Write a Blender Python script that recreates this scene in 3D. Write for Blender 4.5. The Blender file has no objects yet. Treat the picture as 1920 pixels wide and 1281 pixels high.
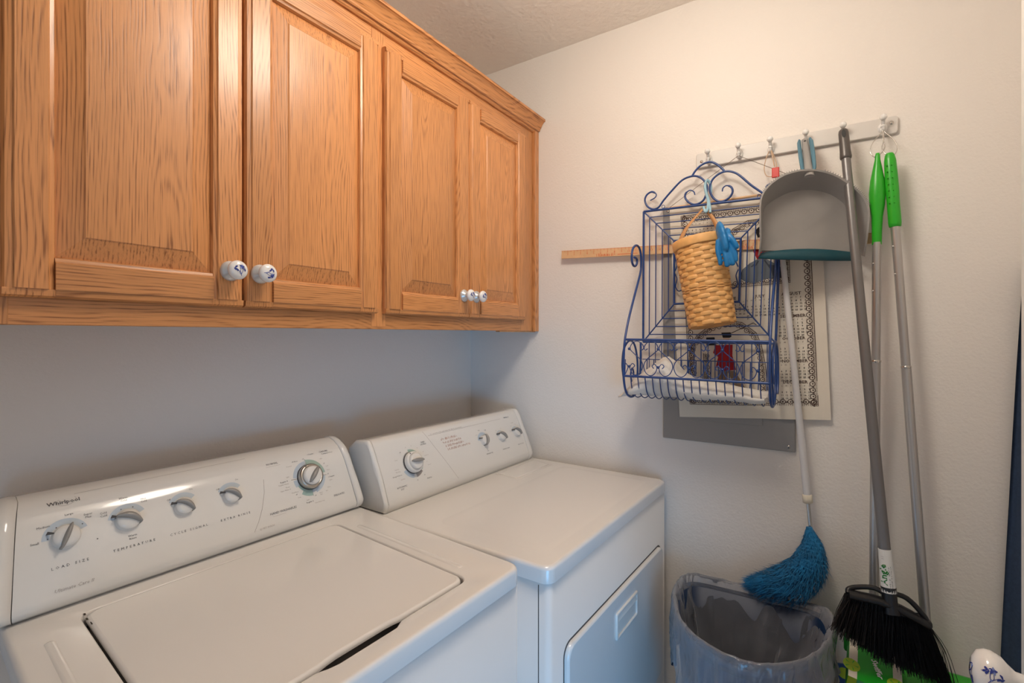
import bpy, bmesh, math, random, calendar
from mathutils import Vector, Matrix, noise
random.seed(7)
SC = bpy.context.scene
COL = SC.collection
PI = math.pi

# ------------------------------------------------------------------ camera, world, lights, exposure
cam = bpy.data.cameras.new('camera'); cam_o = bpy.data.objects.new('camera', cam); COL.objects.link(cam_o)
cam.sensor_width = 36; cam.lens = 36*925/1920; cam.shift_y = -12.5/1920; cam.clip_start = 0.02
cam_o.location = (-1.624, -1.276, 1.38)
cam_o.rotation_euler = (PI/2, 0, math.radians(33.4-90))
SC.camera = cam_o
W = bpy.data.worlds.new('world'); SC.world = W; W.use_nodes = True
W.node_tree.nodes['Background'].inputs[0].default_value = (0.92, 0.94, 1.0, 1)
W.node_tree.nodes['Background'].inputs[1].default_value = 0.42
def area(name, loc, rot, sx, sy, col, power, shape='RECTANGLE'):
    l = bpy.data.lights.new(name, 'AREA'); l.shape = shape; l.size = sx; l.size_y = sy
    l.color = col; l.energy = power
    o = bpy.data.objects.new(name, l); COL.objects.link(o); o.location = loc; o.rotation_euler = rot
    return o
CEIL = 2.44
# warm flush ceiling lamp, almost above the camera
LX, LY = -0.80, -0.95      # the ceiling lamp: its lit glass bowl is the warm light of the room
LAMP_COL, LAMP_STRENGTH = (1.0, 0.89, 0.76, 1), 25.0
# cool daylight that falls in low from the hall behind the camera
dl = area('daylight_hall', (-2.05, -2.05, 0.52), (math.radians(88), 0, math.radians(-45)), 0.8, 0.9, (0.10, 0.50, 1.0), 3.4)
dl.data.spread = math.radians(62)
SC.view_settings.view_transform = 'Standard'; SC.view_settings.look = 'None'
SC.view_settings.gamma = 1; SC.view_settings.use_curve_mapping = False
SC.view_settings.exposure = 0.08

# ------------------------------------------------------------------ materials
def srgb(r, g, b):
    f = lambda c: (c/255/12.92) if c/255 <= .04045 else ((c/255+.055)/1.055)**2.4
    return (f(r), f(g), f(b), 1)
def mat(name, col, rough=.5, metal=0, bump=None, spec=.5, coat=0, trans=0, alpha=1, vary=None, sheen=0):
    m = bpy.data.materials.new(name); m.use_nodes = True; nt = m.node_tree
    b = nt.nodes['Principled BSDF']; I = b.inputs
    I['Base Color'].default_value = col; I['Roughness'].default_value = rough; I['Metallic'].default_value = metal
    I['Specular IOR Level'].default_value = spec; I['Coat Weight'].default_value = coat
    I['Transmission Weight'].default_value = trans; I['Alpha'].default_value = alpha
    I['Sheen Weight'].default_value = sheen
    tc = nt.nodes.new('ShaderNodeTexCoord')
    if vary:   # colour mottling (scale, amount)
        n = nt.nodes.new('ShaderNodeTexNoise'); n.inputs['Scale'].default_value = vary[0]; n.inputs['Detail'].default_value = 4
        r = nt.nodes.new('ShaderNodeMapRange'); r.inputs['From Min'].default_value = .3; r.inputs['From Max'].default_value = .7
        r.inputs['To Min'].default_value = 1-vary[1]; r.inputs['To Max'].default_value = 1+vary[1]
        h = nt.nodes.new('ShaderNodeHueSaturation'); h.inputs['Color'].default_value = col
        nt.links.new(tc.outputs['Object'], n.inputs['Vector']); nt.links.new(n.outputs['Fac'], r.inputs['Value'])
        nt.links.new(r.outputs[0], h.inputs['Value']); nt.links.new(h.outputs[0], I['Base Color'])
    if bump:   # list of (scale, strength, distance)
        prev = None
        for sc, st, di in bump:
            n = nt.nodes.new('ShaderNodeTexNoise'); n.inputs['Scale'].default_value = sc; n.inputs['Detail'].default_value = 3
            nt.links.new(tc.outputs['Object'], n.inputs['Vector'])
            bp = nt.nodes.new('ShaderNodeBump'); bp.inputs['Strength'].default_value = st; bp.inputs['Distance'].default_value = di
            nt.links.new(n.outputs['Fac'], bp.inputs['Height'])
            if prev: nt.links.new(prev.outputs[0], bp.inputs['Normal'])
            prev = bp
        nt.links.new(prev.outputs[0], I['Normal'])
    return m

def oak(name, axis, light, dark):
    """clear-finished red oak, plain sawn; grain runs along the given axis"""
    m = bpy.data.materials.new(name); m.use_nodes = True; nt = m.node_tree; L = nt.links.new
    b = nt.nodes['Principled BSDF']
    tc = nt.nodes.new('ShaderNodeTexCoord'); oi = nt.nodes.new('ShaderNodeObjectInfo'); rnd = oi.outputs['Random']
    def M_(op, a, bb=None, cc=None, clamp=False):
        q = nt.nodes.new('ShaderNodeMath'); q.operation = op; q.use_clamp = clamp
        for k, v in enumerate((a, bb, cc)):
            if v is None: continue
            if isinstance(v, (int, float)): q.inputs[k].default_value = v
            else: L(v, q.inputs[k])
        return q.outputs[0]
    off = nt.nodes.new('ShaderNodeVectorMath'); off.operation = 'SCALE'; off.inputs[0].default_value = (13.1, 7.7, 5.3)
    L(rnd, off.inputs['Scale'])
    add = nt.nodes.new('ShaderNodeVectorMath'); add.operation = 'ADD'
    L(tc.outputs['Object'], add.inputs[0]); L(off.outputs[0], add.inputs[1])
    def ns(across, along, sc, det=2, rough=.5):
        mp = nt.nodes.new('ShaderNodeMapping'); s = [across]*3; s[axis] = along
        mp.inputs['Scale'].default_value = s; L(add.outputs[0], mp.inputs['Vector'])
        n = nt.nodes.new('ShaderNodeTexNoise'); n.inputs['Scale'].default_value = sc; n.inputs['Detail'].default_value = det
        n.inputs['Roughness'].default_value = rough; L(mp.outputs[0], n.inputs['Vector']); return n.outputs['Fac']
    sp = nt.nodes.new('ShaderNodeSeparateXYZ'); L(tc.outputs['Object'], sp.inputs[0])
    across, along = sp.outputs[0 if axis == 2 else 2], sp.outputs[axis]
    r2 = M_('FRACT', M_('MULTIPLY', rnd, 17.3)); r3 = M_('FRACT', M_('MULTIPLY', rnd, 41.7))
    # distance from a pith line that runs almost along the board: gives cathedral arches and straight grain at the sides
    xx = M_('ADD', across, M_('MULTIPLY_ADD', r2, .11, -.055))
    xx = M_('ADD', xx, M_('MULTIPLY_ADD', ns(1, .14, 5, 2), .09, -.045))
    zz = M_('ADD', M_('MULTIPLY', along, M_('MULTIPLY_ADD', r3, .22, -.11)), .030)
    zz = M_('ADD', zz, M_('MULTIPLY_ADD', ns(1, .5, 7, 2), .05, -.025))
    rad = M_('SQRT', M_('ADD', M_('MULTIPLY', xx, xx), M_('MULTIPLY', zz, zz)))
    rad = M_('ADD', rad, M_('MULTIPLY_ADD', ns(1, .05, 60, 2), .0016, -.0008))
    ring = M_('MULTIPLY_ADD', M_('SINE', M_('MULTIPLY', rad, 2*PI/.0046)), .5, .5)
    ring = M_('POWER', ring, 1.8)
    pore = nt.nodes.new('ShaderNodeMapRange'); pore.inputs['From Min'].default_value = .44; pore.inputs['From Max'].default_value = .64
    L(ns(1, .03, 430, 2, .6), pore.inputs['Value'])
    fine = ns(1, .02, 900, 1)
    f = M_('MULTIPLY', pore.outputs[0], M_('MULTIPLY_ADD', ring, .85, .15))
    f = M_('ADD', M_('MULTIPLY', f, .72), M_('MULTIPLY', ring, .10))
    f = M_('ADD', f, M_('MULTIPLY_ADD', fine, .3, -.15), clamp=True)
    tone = nt.nodes.new('ShaderNodeMapRange'); tone.inputs['To Min'].default_value = .93; tone.inputs['To Max'].default_value = 1.07
    tone.inputs['From Min'].default_value = .35; tone.inputs['From Max'].default_value = .65; L(ns(1, .25, 6, 3), tone.inputs['Value'])
    mix2 = nt.nodes.new('ShaderNodeMix'); mix2.data_type = 'RGBA'; mix2.inputs[6].default_value = light; mix2.inputs[7].default_value = dark
    L(f, mix2.inputs[0])
    hs = nt.nodes.new('ShaderNodeHueSaturation'); L(mix2.outputs[2], hs.inputs['Color'])
    L(M_('MULTIPLY', tone.outputs[0], M_('MULTIPLY_ADD', rnd, .16, .92)), hs.inputs['Value'])
    L(hs.outputs[0], b.inputs['Base Color'])
    bp = nt.nodes.new('ShaderNodeBump'); bp.inputs['Strength'].default_value = .3; bp.inputs['Distance'].default_value = .0005
    L(M_('SUBTRACT', 1, f), bp.inputs['Height']); L(bp.outputs[0], b.inputs['Normal'])
    b.inputs['Roughness'].default_value = .36; b.inputs['Specular IOR Level'].default_value = .5
    b.inputs['Coat Weight'].default_value = .3; b.inputs['Coat Roughness'].default_value = .2
    return m

OL, OD = srgb(209, 144, 88), srgb(120, 66, 27)
M = {}
M['oak_v'] = oak('oak_upright', 2, OL, OD)
M['oak_h'] = oak('oak_level', 0, OL, OD)
M['wall'] = mat('painted_wall', srgb(234, 229, 223), .55, bump=[(150, .35, .0022), (55, .25, .003)], spec=.35)
M['ceiling'] = mat('textured_ceiling', srgb(238, 232, 225), .8, bump=[(70, .6, .004), (28, .4, .005)], spec=.2)
M['floor'] = mat('vinyl_floor', srgb(176, 164, 150), .45, vary=(6, .12))
M['white_paint'] = mat('white_gloss_paint', srgb(226, 224, 220), .35)
M['enamel'] = mat('white_enamel', srgb(228, 225, 221), .16, coat=.25, spec=.5)
M['plastic_white'] = mat('white_plastic', srgb(226, 223, 217), .09, spec=.5)
M['seam'] = mat('dark_seam', srgb(80, 76, 74), .7)
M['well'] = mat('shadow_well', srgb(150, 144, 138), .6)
M['ink'] = mat('grey_ink', srgb(92, 90, 90), .6)
M['ink_pale'] = mat('pale_grey_ink', srgb(168, 160, 152), .6)
M['ink_red'] = mat('faded_brown_pen', srgb(190, 152, 136), .6)
M['ink_blue'] = mat('blue_grey_print', srgb(184, 196, 206), .5)
M['ink_green'] = mat('green_grey_print', srgb(160, 186, 178), .5)
M['silver'] = mat('brushed_silver', srgb(186, 183, 178), .28, 1)
M['grip_grey'] = mat('grey_grip', srgb(150, 147, 142), .4, .1)
M['rust'] = mat('worn_rust', srgb(70, 62, 52), .8)
M['porcelain'] = mat('porcelain', srgb(232, 230, 228), .08, coat=.5)
M['knob_metal'] = mat('white_metal', srgb(205, 208, 210), .2, .35)
M['cobalt'] = mat('cobalt_print', srgb(44, 60, 140), .2)
M['cobalt_pale'] = mat('pale_cobalt_print', srgb(120, 136, 190), .2)
M['rail'] = mat('grey_white_board', srgb(216, 212, 207), .4)
M['peg'] = mat('white_peg', srgb(232, 232, 230), .2)
M['wire'] = mat('blue_wrought_iron', srgb(34, 68, 130), .3, spec=.6, vary=(60, .12))
M['ruler'] = mat('pale_ruler_wood', srgb(222, 182, 138), .5, vary=(40, .06))
M['ruler_ink'] = mat('orange_ruler_print', srgb(214, 104, 62), .6)
M['splint'] = mat('woven_splint', srgb(224, 172, 108), .5, vary=(35, .14), bump=[(300, .2, .001)])
M['splint_dark'] = mat('woven_stave', srgb(210, 154, 90), .5, vary=(35, .14))
M['leather'] = mat('tan_leather', srgb(196, 146, 96), .6, vary=(60, .1))
M['glove'] = mat('blue_rubber', srgb(20, 118, 182), .42, bump=[(90, .3, .002)])
M['clip'] = mat('pale_blue_plastic', srgb(156, 196, 214), .25)
M['linen'] = mat('linen_cloth', srgb(226, 218, 204), .9, bump=[(500, .3, .0006)], vary=(14, .03))
M['print_brown'] = mat('dark_brown_print', srgb(74, 52, 44), .8)
M['print_black'] = mat('black_print', srgb(38, 34, 36), .8)
M['print_red'] = mat('red_print', srgb(168, 28, 40), .8)
M['print_grey'] = mat('blue_grey_fabric_print', srgb(104, 112, 122), .8)
M['print_greyd'] = mat('slate_fabric_print', srgb(66, 72, 84), .8)
M['print_tan'] = mat('tan_print', srgb(150, 128, 108), .8)
M['print_skin'] = mat('skin_print', srgb(222, 196, 176), .8)
M['string'] = mat('dark_cord', srgb(120, 104, 92), .8)
M['loop'] = mat('beige_loop', srgb(206, 176, 148), .7)
M['red'] = mat('red_plastic', srgb(206, 52, 44), .35)
M['panel'] = mat('grey_panel_paint', srgb(150, 148, 146), .4, .2)
M['pan_grey'] = mat('grey_plastic', srgb(150, 147, 144), .4, vary=(18, .04))
M['teal'] = mat('teal_rubber', srgb(10, 70, 82), .5)
M['teal_grip'] = mat('teal_handle_rubber', srgb(82, 126, 146), .5)
M['alu'] = mat('grey_metal_tube', srgb(124, 122, 122), .38, .5)
M['alu_dark'] = mat('dark_grey_grip', srgb(96, 92, 90), .35, .4)
M['alu_light'] = mat('light_metal_tube', srgb(188, 186, 184), .32, .7)
M['green'] = mat('green_plastic', srgb(46, 172, 40), .3, spec=.5)
M['green_dark'] = mat('deep_green_plastic', srgb(18, 120, 34), .4)
M['steel'] = mat('bright_steel', srgb(200, 198, 194), .18, 1)
M['black'] = mat('black_plastic', srgb(26, 26, 28), .35)
M['bristle'] = mat('black_bristle', srgb(18, 18, 20), .4)
M['label'] = mat('paper_label', srgb(226, 226, 222), .5)
M['duster_white'] = mat('white_tube', srgb(214, 214, 216), .3)
M['duster'] = mat('blue_microfibre', srgb(2, 108, 160), .75, sheen=.15, vary=(40, .25))
M['bin'] = mat('navy_plastic', srgb(14, 42, 76), .45)
M['cloth_white'] = mat('white_cloth', srgb(222, 220, 216), .85, bump=[(60, .5, .006)])
M['curtain'] = mat('navy_cloth', srgb(48, 66, 92), .9, bump=[(400, .3, .0008)], vary=(120, .12))
M['box_green'] = mat('green_carton', srgb(22, 160, 34), .35)
M['box_mint'] = mat('mint_carton', srgb(70, 176, 110), .35)
M['box_lime'] = mat('lime_carton_print', srgb(164, 196, 44), .4)
M['box_cream'] = mat('cream_carton', srgb(222, 214, 196), .5)
M['box_blue'] = mat('blue_carton', srgb(14, 66, 130), .4)
M['carton'] = mat('brown_cardboard', srgb(176, 140, 100), .8, vary=(30, .06))
M['print_white'] = mat('white_print', srgb(236, 240, 236), .5)
def glow_mat():
    m = bpy.data.materials.new('lit_diffuser'); m.use_nodes = True
    b = m.node_tree.nodes['Principled BSDF']
    b.inputs['Base Color'].default_value = (.9, .85, .78, 1)
    b.inputs['Emission Color'].default_value = LAMP_COL; b.inputs['Emission Strength'].default_value = LAMP_STRENGTH
    return m
M['glow'] = glow_mat()
def liner_mat():
    m = bpy.data.materials.new('translucent_liner'); m.use_nodes = True; nt = m.node_tree; L = nt.links.new
    for n in list(nt.nodes): nt.nodes.remove(n)
    N = nt.nodes.new
    o = N('ShaderNodeOutputMaterial'); t = N('ShaderNodeBsdfTransparent'); t.inputs[0].default_value = (.90, .92, .95, 1)
    d = N('ShaderNodeBsdfDiffuse'); d.inputs[0].default_value = srgb(196, 200, 210)
    g = N('ShaderNodeBsdfGlossy'); g.inputs['Roughness'].default_value = .2
    tc = N('ShaderNodeTexCoord'); bp = N('ShaderNodeBump'); bp.inputs['Strength'].default_value = .85; bp.inputs['Distance'].default_value = .012
    n0 = N('ShaderNodeTexNoise'); n0.inputs['Scale'].default_value = 9; n0.inputs['Detail'].default_value = 2
    wv = N('ShaderNodeVectorMath'); wv.operation = 'MULTIPLY_ADD'; wv.inputs[1].default_value = (.09, .09, .09)
    n = N('ShaderNodeTexVoronoi'); n.inputs['Scale'].default_value = 17
    mp = N('ShaderNodeMapping'); mp.inputs['Scale'].default_value = (1, 1, .45)
    L(tc.outputs['Object'], mp.inputs[0]); L(tc.outputs['Object'], n0.inputs['Vector']); L(n0.outputs['Color'], wv.inputs[0]); L(mp.outputs[0], wv.inputs[2]); L(wv.outputs[0], n.inputs['Vector']); L(n.outputs['Distance'], bp.inputs['Height'])
    for q in (d, g): L(bp.outputs[0], q.inputs['Normal'])
    lw = N('ShaderNodeLayerWeight'); lw.inputs['Blend'].default_value = .35; L(bp.outputs[0], lw.inputs['Normal'])
    mr = N('ShaderNodeMapRange'); mr.inputs['To Min'].default_value = .22; mr.inputs['To Max'].default_value = .70; L(lw.outputs['Facing'], mr.inputs['Value'])
    mx = N('ShaderNodeMixShader'); L(mr.outputs[0], mx.inputs[0]); L(t.outputs[0], mx.inputs[1]); L(d.outputs[0], mx.inputs[2])
    fr = N('ShaderNodeFresnel'); fr.inputs[0].default_value = 1.5; L(bp.outputs[0], fr.inputs['Normal'])
    mx2 = N('ShaderNodeMixShader'); L(fr.outputs[0], mx2.inputs[0]); L(mx.outputs[0], mx2.inputs[1]); L(g.outputs[0], mx2.inputs[2]); L(mx2.outputs[0], o.inputs[0])
    return m
M['liner'] = liner_mat()

# ------------------------------------------------------------------ mesh helpers
ORIG = {}
def V(*a): return Vector(a[0] if len(a) == 1 else a)
class MB:
    """collects faces in world coordinates; build() links them as ONE mesh object"""
    def __init__(s): s.v = []; s.f = []; s.m = []; s.sm = []; s.mats = []
    def mi(s, m):
        m = M[m]
        if m not in s.mats: s.mats.append(m)
        return s.mats.index(m)
    def add(s, vs, fs, m, smooth=False):
        k = len(s.v); i = s.mi(m)
        s.v += [tuple(q) for q in vs]
        for f in fs: s.f.append(tuple(k+j for j in f)); s.m.append(i); s.sm.append(smooth)
        return s
    def bm(s, bm, m, smooth=False):
        bm.verts.index_update()
        s.add([v.co for v in bm.verts], [[v.index for v in f.verts] for f in bm.faces], m, smooth); bm.free(); return s
    def box(s, a, b, m, bev=0, seg=2, rot=None, smooth=False):
        bm = bmesh.new(); bmesh.ops.create_cube(bm, size=1)
        c = [(p+q)/2 for p, q in zip(a, b)]; d = [abs(q-p) for p, q in zip(a, b)]
        for v in bm.verts: v.co = Vector((v.co.x*d[0], v.co.y*d[1], v.co.z*d[2]))
        if bev: bmesh.ops.bevel(bm, geom=bm.edges[:], offset=bev, segments=seg, affect='EDGES', profile=.5)
        for v in bm.verts:
            if rot is not None: v.co = rot @ v.co
            v.co += Vector(c)
        return s.bm(bm, m, smooth)
    def obox(s, c, ax, ay, az, m, bev=0, seg=2):
        """box by centre and three half-extent vectors"""
        bm = bmesh.new(); bmesh.ops.create_cube(bm, size=2)
        l = [Vector(q).length for q in (ax, ay, az)]
        for v in bm.verts: v.co = Vector((v.co.x*l[0], v.co.y*l[1], v.co.z*l[2]))
        if bev: bmesh.ops.bevel(bm, geom=bm.edges[:], offset=bev, segments=seg, affect='EDGES', profile=.5)
        R = Matrix((Vector(ax).normalized(), Vector(ay).normalized(), Vector(az).normalized())).transposed()
        for v in bm.verts: v.co = R @ v.co + Vector(c)
        bmesh.ops.recalc_face_normals(bm, faces=bm.faces[:])
        return s.bm(bm, m)
    def tube(s, path, r, m, seg=8, closed=False, flat=None):
        P = [Vector(p) for p in path]; n = len(P)
        R = r if isinstance(r, (list, tuple)) else [r]*n
        up = None; rings = []
        for i in range(n):
            if closed: t = P[(i+1) % n]-P[i-1]
            else: t = P[min(i+1, n-1)]-P[max(i-1, 0)]
            t.normalize()
            if up is None:
                up = Vector((0, 0, 1)) if abs(t.z) < .9 else Vector((1, 0, 0))
            a = up - t*up.dot(t)
            if a.length < 1e-5: a = t.orthogonal()
            a.normalize(); up = a; b = t.cross(a)
            fa, fb = (1, 1) if flat is None else flat
            rings.append([P[i]+(a*math.cos(2*PI*k/seg)*fa+b*math.sin(2*PI*k/seg)*fb)*R[i] for k in range(seg)])
        return s.loft(rings, m, closed=closed, smooth=True)
    def loft(s, rings, m, closed=False, smooth=True, caps=True):
        n = len(rings); k = len(rings[0]); vs = [v for r in rings for v in r]; fs = []
        for i in range(n if closed else n-1):
            a = i*k; b = ((i+1) % n)*k
            for j in range(k): fs.append((a+j, a+(j+1) % k, b+(j+1) % k, b+j))
        s.add(vs, fs, m, smooth)
        if caps and not closed:
            s.add(rings[0], [tuple(range(k))[::-1]], m); s.add(rings[-1], [tuple(range(k))], m)
        return s
    def lathe(s, c, ax, prof, m, seg=24, sx=1, up=None):
        """prof: (radius, height) pairs along axis ax from c"""
        ax = Vector(ax).normalized(); u = Vector(up) if up else ax.orthogonal(); u = (u-ax*u.dot(ax)).normalized(); w = ax.cross(u)
        rings = [[Vector(c)+ax*h+(u*math.cos(2*PI*k/seg)*sx+w*math.sin(2*PI*k/seg))*max(r, 1e-5) for k in range(seg)] for r, h in prof]
        return s.loft(rings, m)
    def grid(s, pts, m, smooth=True, cu=False):
        r = len(pts); c = len(pts[0]); fs = []
        for i in range(r-1):
            for j in range(c if cu else c-1):
                j2 = (j+1) % c
                fs.append((i*c+j, i*c+j2, (i+1)*c+j2, (i+1)*c+j))
        return s.add([p for q in pts for p in q], fs, m, smooth)
    def build(s, name, parent=None, label=None, cat=None, group=None, kind=None, at=None, auto=True):
        me = bpy.data.meshes.new(name)
        xs = list(zip(*s.v)); bb = [((min(q)+max(q))/2) for q in xs]
        if at is None and parent is None: at = (bb[0], bb[1], min(xs[2]))
        o0 = Vector(at) if at is not None else Vector(bb)
        me.from_pydata([tuple(Vector(v)-o0) for v in s.v], [], s.f)
        for m in s.mats: me.materials.append(m)
        me.polygons.foreach_set('material_index', s.m); me.polygons.foreach_set('use_smooth', s.sm)
        me.update()
        bm = bmesh.new(); bm.from_mesh(me); bmesh.ops.recalc_face_normals(bm, faces=bm.faces[:]); bm.to_mesh(me); bm.free()
        o = bpy.data.objects.new(name, me); COL.objects.link(o)
        p0 = Vector((0, 0, 0))
        if parent is not None: o.parent = parent; p0 = ORIG[parent.name]
        o.location = o0-p0; ORIG[o.name] = o0
        for k, v in (('label', label), ('category', cat), ('group', group), ('kind', kind)):
            if v: o[k] = v
        return o
def thing(name, loc, label=None, cat=None, group=None, parent=None):
    o = bpy.data.objects.new(name, None); COL.objects.link(o); o.empty_display_size = .05
    p0 = Vector((0, 0, 0))
    if parent is not None: o.parent = parent; p0 = ORIG[parent.name]
    o.location = Vector(loc)-p0; ORIG[o.name] = Vector(loc)
    for k, v in (('label', label), ('category', cat), ('group', group)):
        if v: o[k] = v
    return o
def smooth(pts, n=6, closed=False):
    P = [Vector(p) for p in pts]; N = len(P); out = []
    rng = range(N if closed else N-1)
    for i in rng:
        if closed: a, b, c, d = P[i-1], P[i], P[(i+1) % N], P[(i+2) % N]
        else: b, c = P[i], P[i+1]; a = P[i-1] if i else b*2-c; d = P[i+2] if i+2 < N else c*2-b
        for k in range(n):
            t = k/n
            out.append(.5*((2*b)+(c-a)*t+(2*a-5*b+4*c-d)*t*t+(3*b-a-3*c+d)*t**3))
    if not closed: out.append(P[-1])
    return out
_txt = {}
def text2d(body, size, align='CENTER', spacing=1.0, shear=0, line=1.0, bold=0):
    key = (body, size, align, spacing, shear, line, bold)
    if key in _txt: return _txt[key]
    cu = bpy.data.curves.new('t', 'FONT'); cu.body = body; cu.size = size; cu.align_x = align; cu.align_y = 'CENTER'
    cu.space_character = spacing; cu.shear = shear; cu.space_line = line; cu.resolution_u = 1; cu.fill_mode = 'FRONT'; cu.offset = bold
    o = bpy.data.objects.new('t', cu); COL.objects.link(o)
    bpy.context.view_layer.update()
    me = bpy.data.meshes.new_from_object(o.evaluated_get(bpy.context.evaluated_depsgraph_get()))
    r = ([(v.co.x, v.co.y) for v in me.vertices], [tuple(p.vertices) for p in me.polygons])
    bpy.data.objects.remove(o); bpy.data.curves.remove(cu); bpy.data.meshes.remove(me)
    _txt[key] = r; return r
def put2d(mb, vf, fn, m):
    mb.add([fn(u, v) for u, v in vf[0]], vf[1], m)
def sector(r0, r1, a0, a1, n=16):
    vs = []; fs = []
    for i in range(n+1):
        a = math.radians(a0+(a1-a0)*i/n)
        vs += [(r0*math.cos(a), r0*math.sin(a)), (r1*math.cos(a), r1*math.sin(a))]
        if i: k = 2*i; fs.append((k-2, k-1, k+1, k))
    return vs, fs
def strokes(mb, fn, x0, y0, w, h, n, m, seed=1):
    """a row of short strokes, for print too small to read in the photograph"""
    q = random.Random(seed)
    for k in range(n):
        if q.random() < .12: continue
        x = x0+w*k/n; b0 = y0+h*q.choice((0, 0, 0, .3)); t = y0+h*q.uniform(.55, 1); d = w/n*q.uniform(.3, .6); sl = q.uniform(-.2, .3)*h
        mb.add([fn(x, b0), fn(x+d, b0), fn(x+d+sl, t), fn(x+sl, t)], [(0, 1, 2, 3)], m)
def rrect(x0, y0, x1, y1, r, n=5):
    """rounded rectangle outline; r is one radius or four (x0y0, x1y0, x1y1, x0y1)"""
    rs = r if isinstance(r, (tuple, list)) else [r]*4; out = []
    for (cx, cy, a0), q in zip(((x0, y0, 180), (x1, y0, 270), (x1, y1, 0), (x0, y1, 90)), rs):
        ccx = cx+(q if cx == x0 else -q); ccy = cy+(q if cy == y0 else -q)
        for k in range(n+1):
            a = math.radians(a0+90*k/n); out.append((ccx+q*math.cos(a), ccy+q*math.sin(a)))
    return out
def inset(poly, d):
    """shrink a polygon by d towards its bounding-box centre, per axis"""
    xs = [p[0] for p in poly]; ys = [p[1] for p in poly]
    cx, cy = (min(xs)+max(xs))/2, (min(ys)+max(ys))/2; hx, hy = (max(xs)-min(xs))/2, (max(ys)-min(ys))/2
    return [(cx+(x-cx)*(hx-d)/hx, cy+(y-cy)*(hy-d)/hy) for x, y in poly]
def slab(mb, poly, z0, z1, fn, m, r=.004, bottom=False):
    """plate with rolled top edge; fn(x, y, z) -> world"""
    lv = [(0, z0), (0, z1-r), (r*.13, z1-r*.5), (r*.5, z1-r*.13), (r, z1)]
    if bottom: lv = [(r, z0), (r*.3, z0+r*.3), (0, z0+r)] + lv[1:]
    rings = [[fn(x, y, z) for x, y in inset(poly, d)] for d, z in lv]
    mb.loft(rings, m, smooth=True)

# ------------------------------------------------------------------ room
def struct(name, a, b, m, **k):
    return MB().box(a, b, m).build(name, kind='structure', at=(0, 0, 0), **k)
XL, YF = -3.0, -1.70
struct('floor', (XL-.1, YF-.7, -.1), (.1, .1, 0), 'floor')
struct('ceiling', (XL-.1, YF-.7, CEIL), (.1, .1, CEIL+.1), 'ceiling')
struct('wall_back', (XL-.1, 0, 0), (.1, .1, CEIL), 'wall')
struct('wall_right', (0, YF-.1, 0), (.1, 0, CEIL), 'wall')
w = MB()    # left wall with a doorway
w.box((XL-.1, -.82, 0), (XL, 0, CEIL), 'wall'); w.box((XL-.1, YF-.1, 0), (XL, -1.66, CEIL), 'wall'); w.box((XL-.1, -1.66, 2.05), (XL, -.82, CEIL), 'wall')
w.build('wall_left', kind='structure', at=(0, 0, 0))
w = MB()    # front wall, open to the hall behind the camera that the daylight comes from
w.box((-1.03, YF-.1, 0), (0, YF, CEIL), 'wall'); w.box((XL, YF-.1, 0), (-2.75, YF, CEIL), 'wall'); w.box((-2.75, YF-.1, 2.10), (-1.03, YF, CEIL), 'wall')
w.build('wall_front', kind='structure', at=(0, 0, 0))
b = MB(); b.box((XL, -.012, 0), (-.012, 0, .085), 'white_paint', .003); b.build('baseboard_back', kind='structure')
b = MB(); b.box((-.012, YF, 0), (0, -.012, .085), 'white_paint', .003); b.build('baseboard_right', kind='structure')
# ceiling lamp (outside the frame, seen only as reflections)
lamp = thing('ceiling_light', (LX, LY, CEIL), 'ceiling lamp with a lit oval white glass bowl on a short stem', 'lamp')
b = MB(); b.lathe((LX, LY, CEIL), (0, 0, -1), [(.06, 0), (.06, .012), (.045, .022), (.012, .026), (.012, .10), (.07, .104), (.08, .112), (.08, .118), (0, .119)], 'white_paint', 40); b.build('stem', lamp)
b = MB(); b.lathe((LX, LY, 2.245), (0, 0, 1), [(.15*math.cos(a), .085*math.sin(a)) for a in [PI*k/20-PI/2 for k in range(18)]], 'glow', 40); b.build('glass_bowl', lamp)

# open door folded back against the front wall, with a porcelain knob
DY = -1.488
door = thing('door_1', (-.667, DY, 0)); door['kind'] = 'structure'
b = MB(); b.box((-1.02, DY-.035, .01), (-.667, DY, 2.04), 'white_paint', .002)
for z0, z1 in ((.22, .86), (1.0, 1.88)):
    for x0, x1 in ((-.955, -.735),):
        b.box((x0, DY-.002, z0), (x1, DY+.004, z1), 'white_paint', .004)
b.build('door_leaf', door)
b = MB(); b.box((-.668, DY-.027, .90), (-.6655, DY-.008, .99), 'alu_dark', .0005); b.build('latch_plate', door)
kc = V(-.775, DY, .950)
b = MB()
KP = [(.030, 0), (.030, .003), (.024, .007), (.015, .012), (.0125, .020), (.0135, .028), (.020, .035), (.027, .041), (.0305, .049), (.0305, .056), (.027, .063), (.018, .068), (0, .0705)]
b.lathe(kc, (0, 1, 0), KP, 'porcelain', 40)
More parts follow.
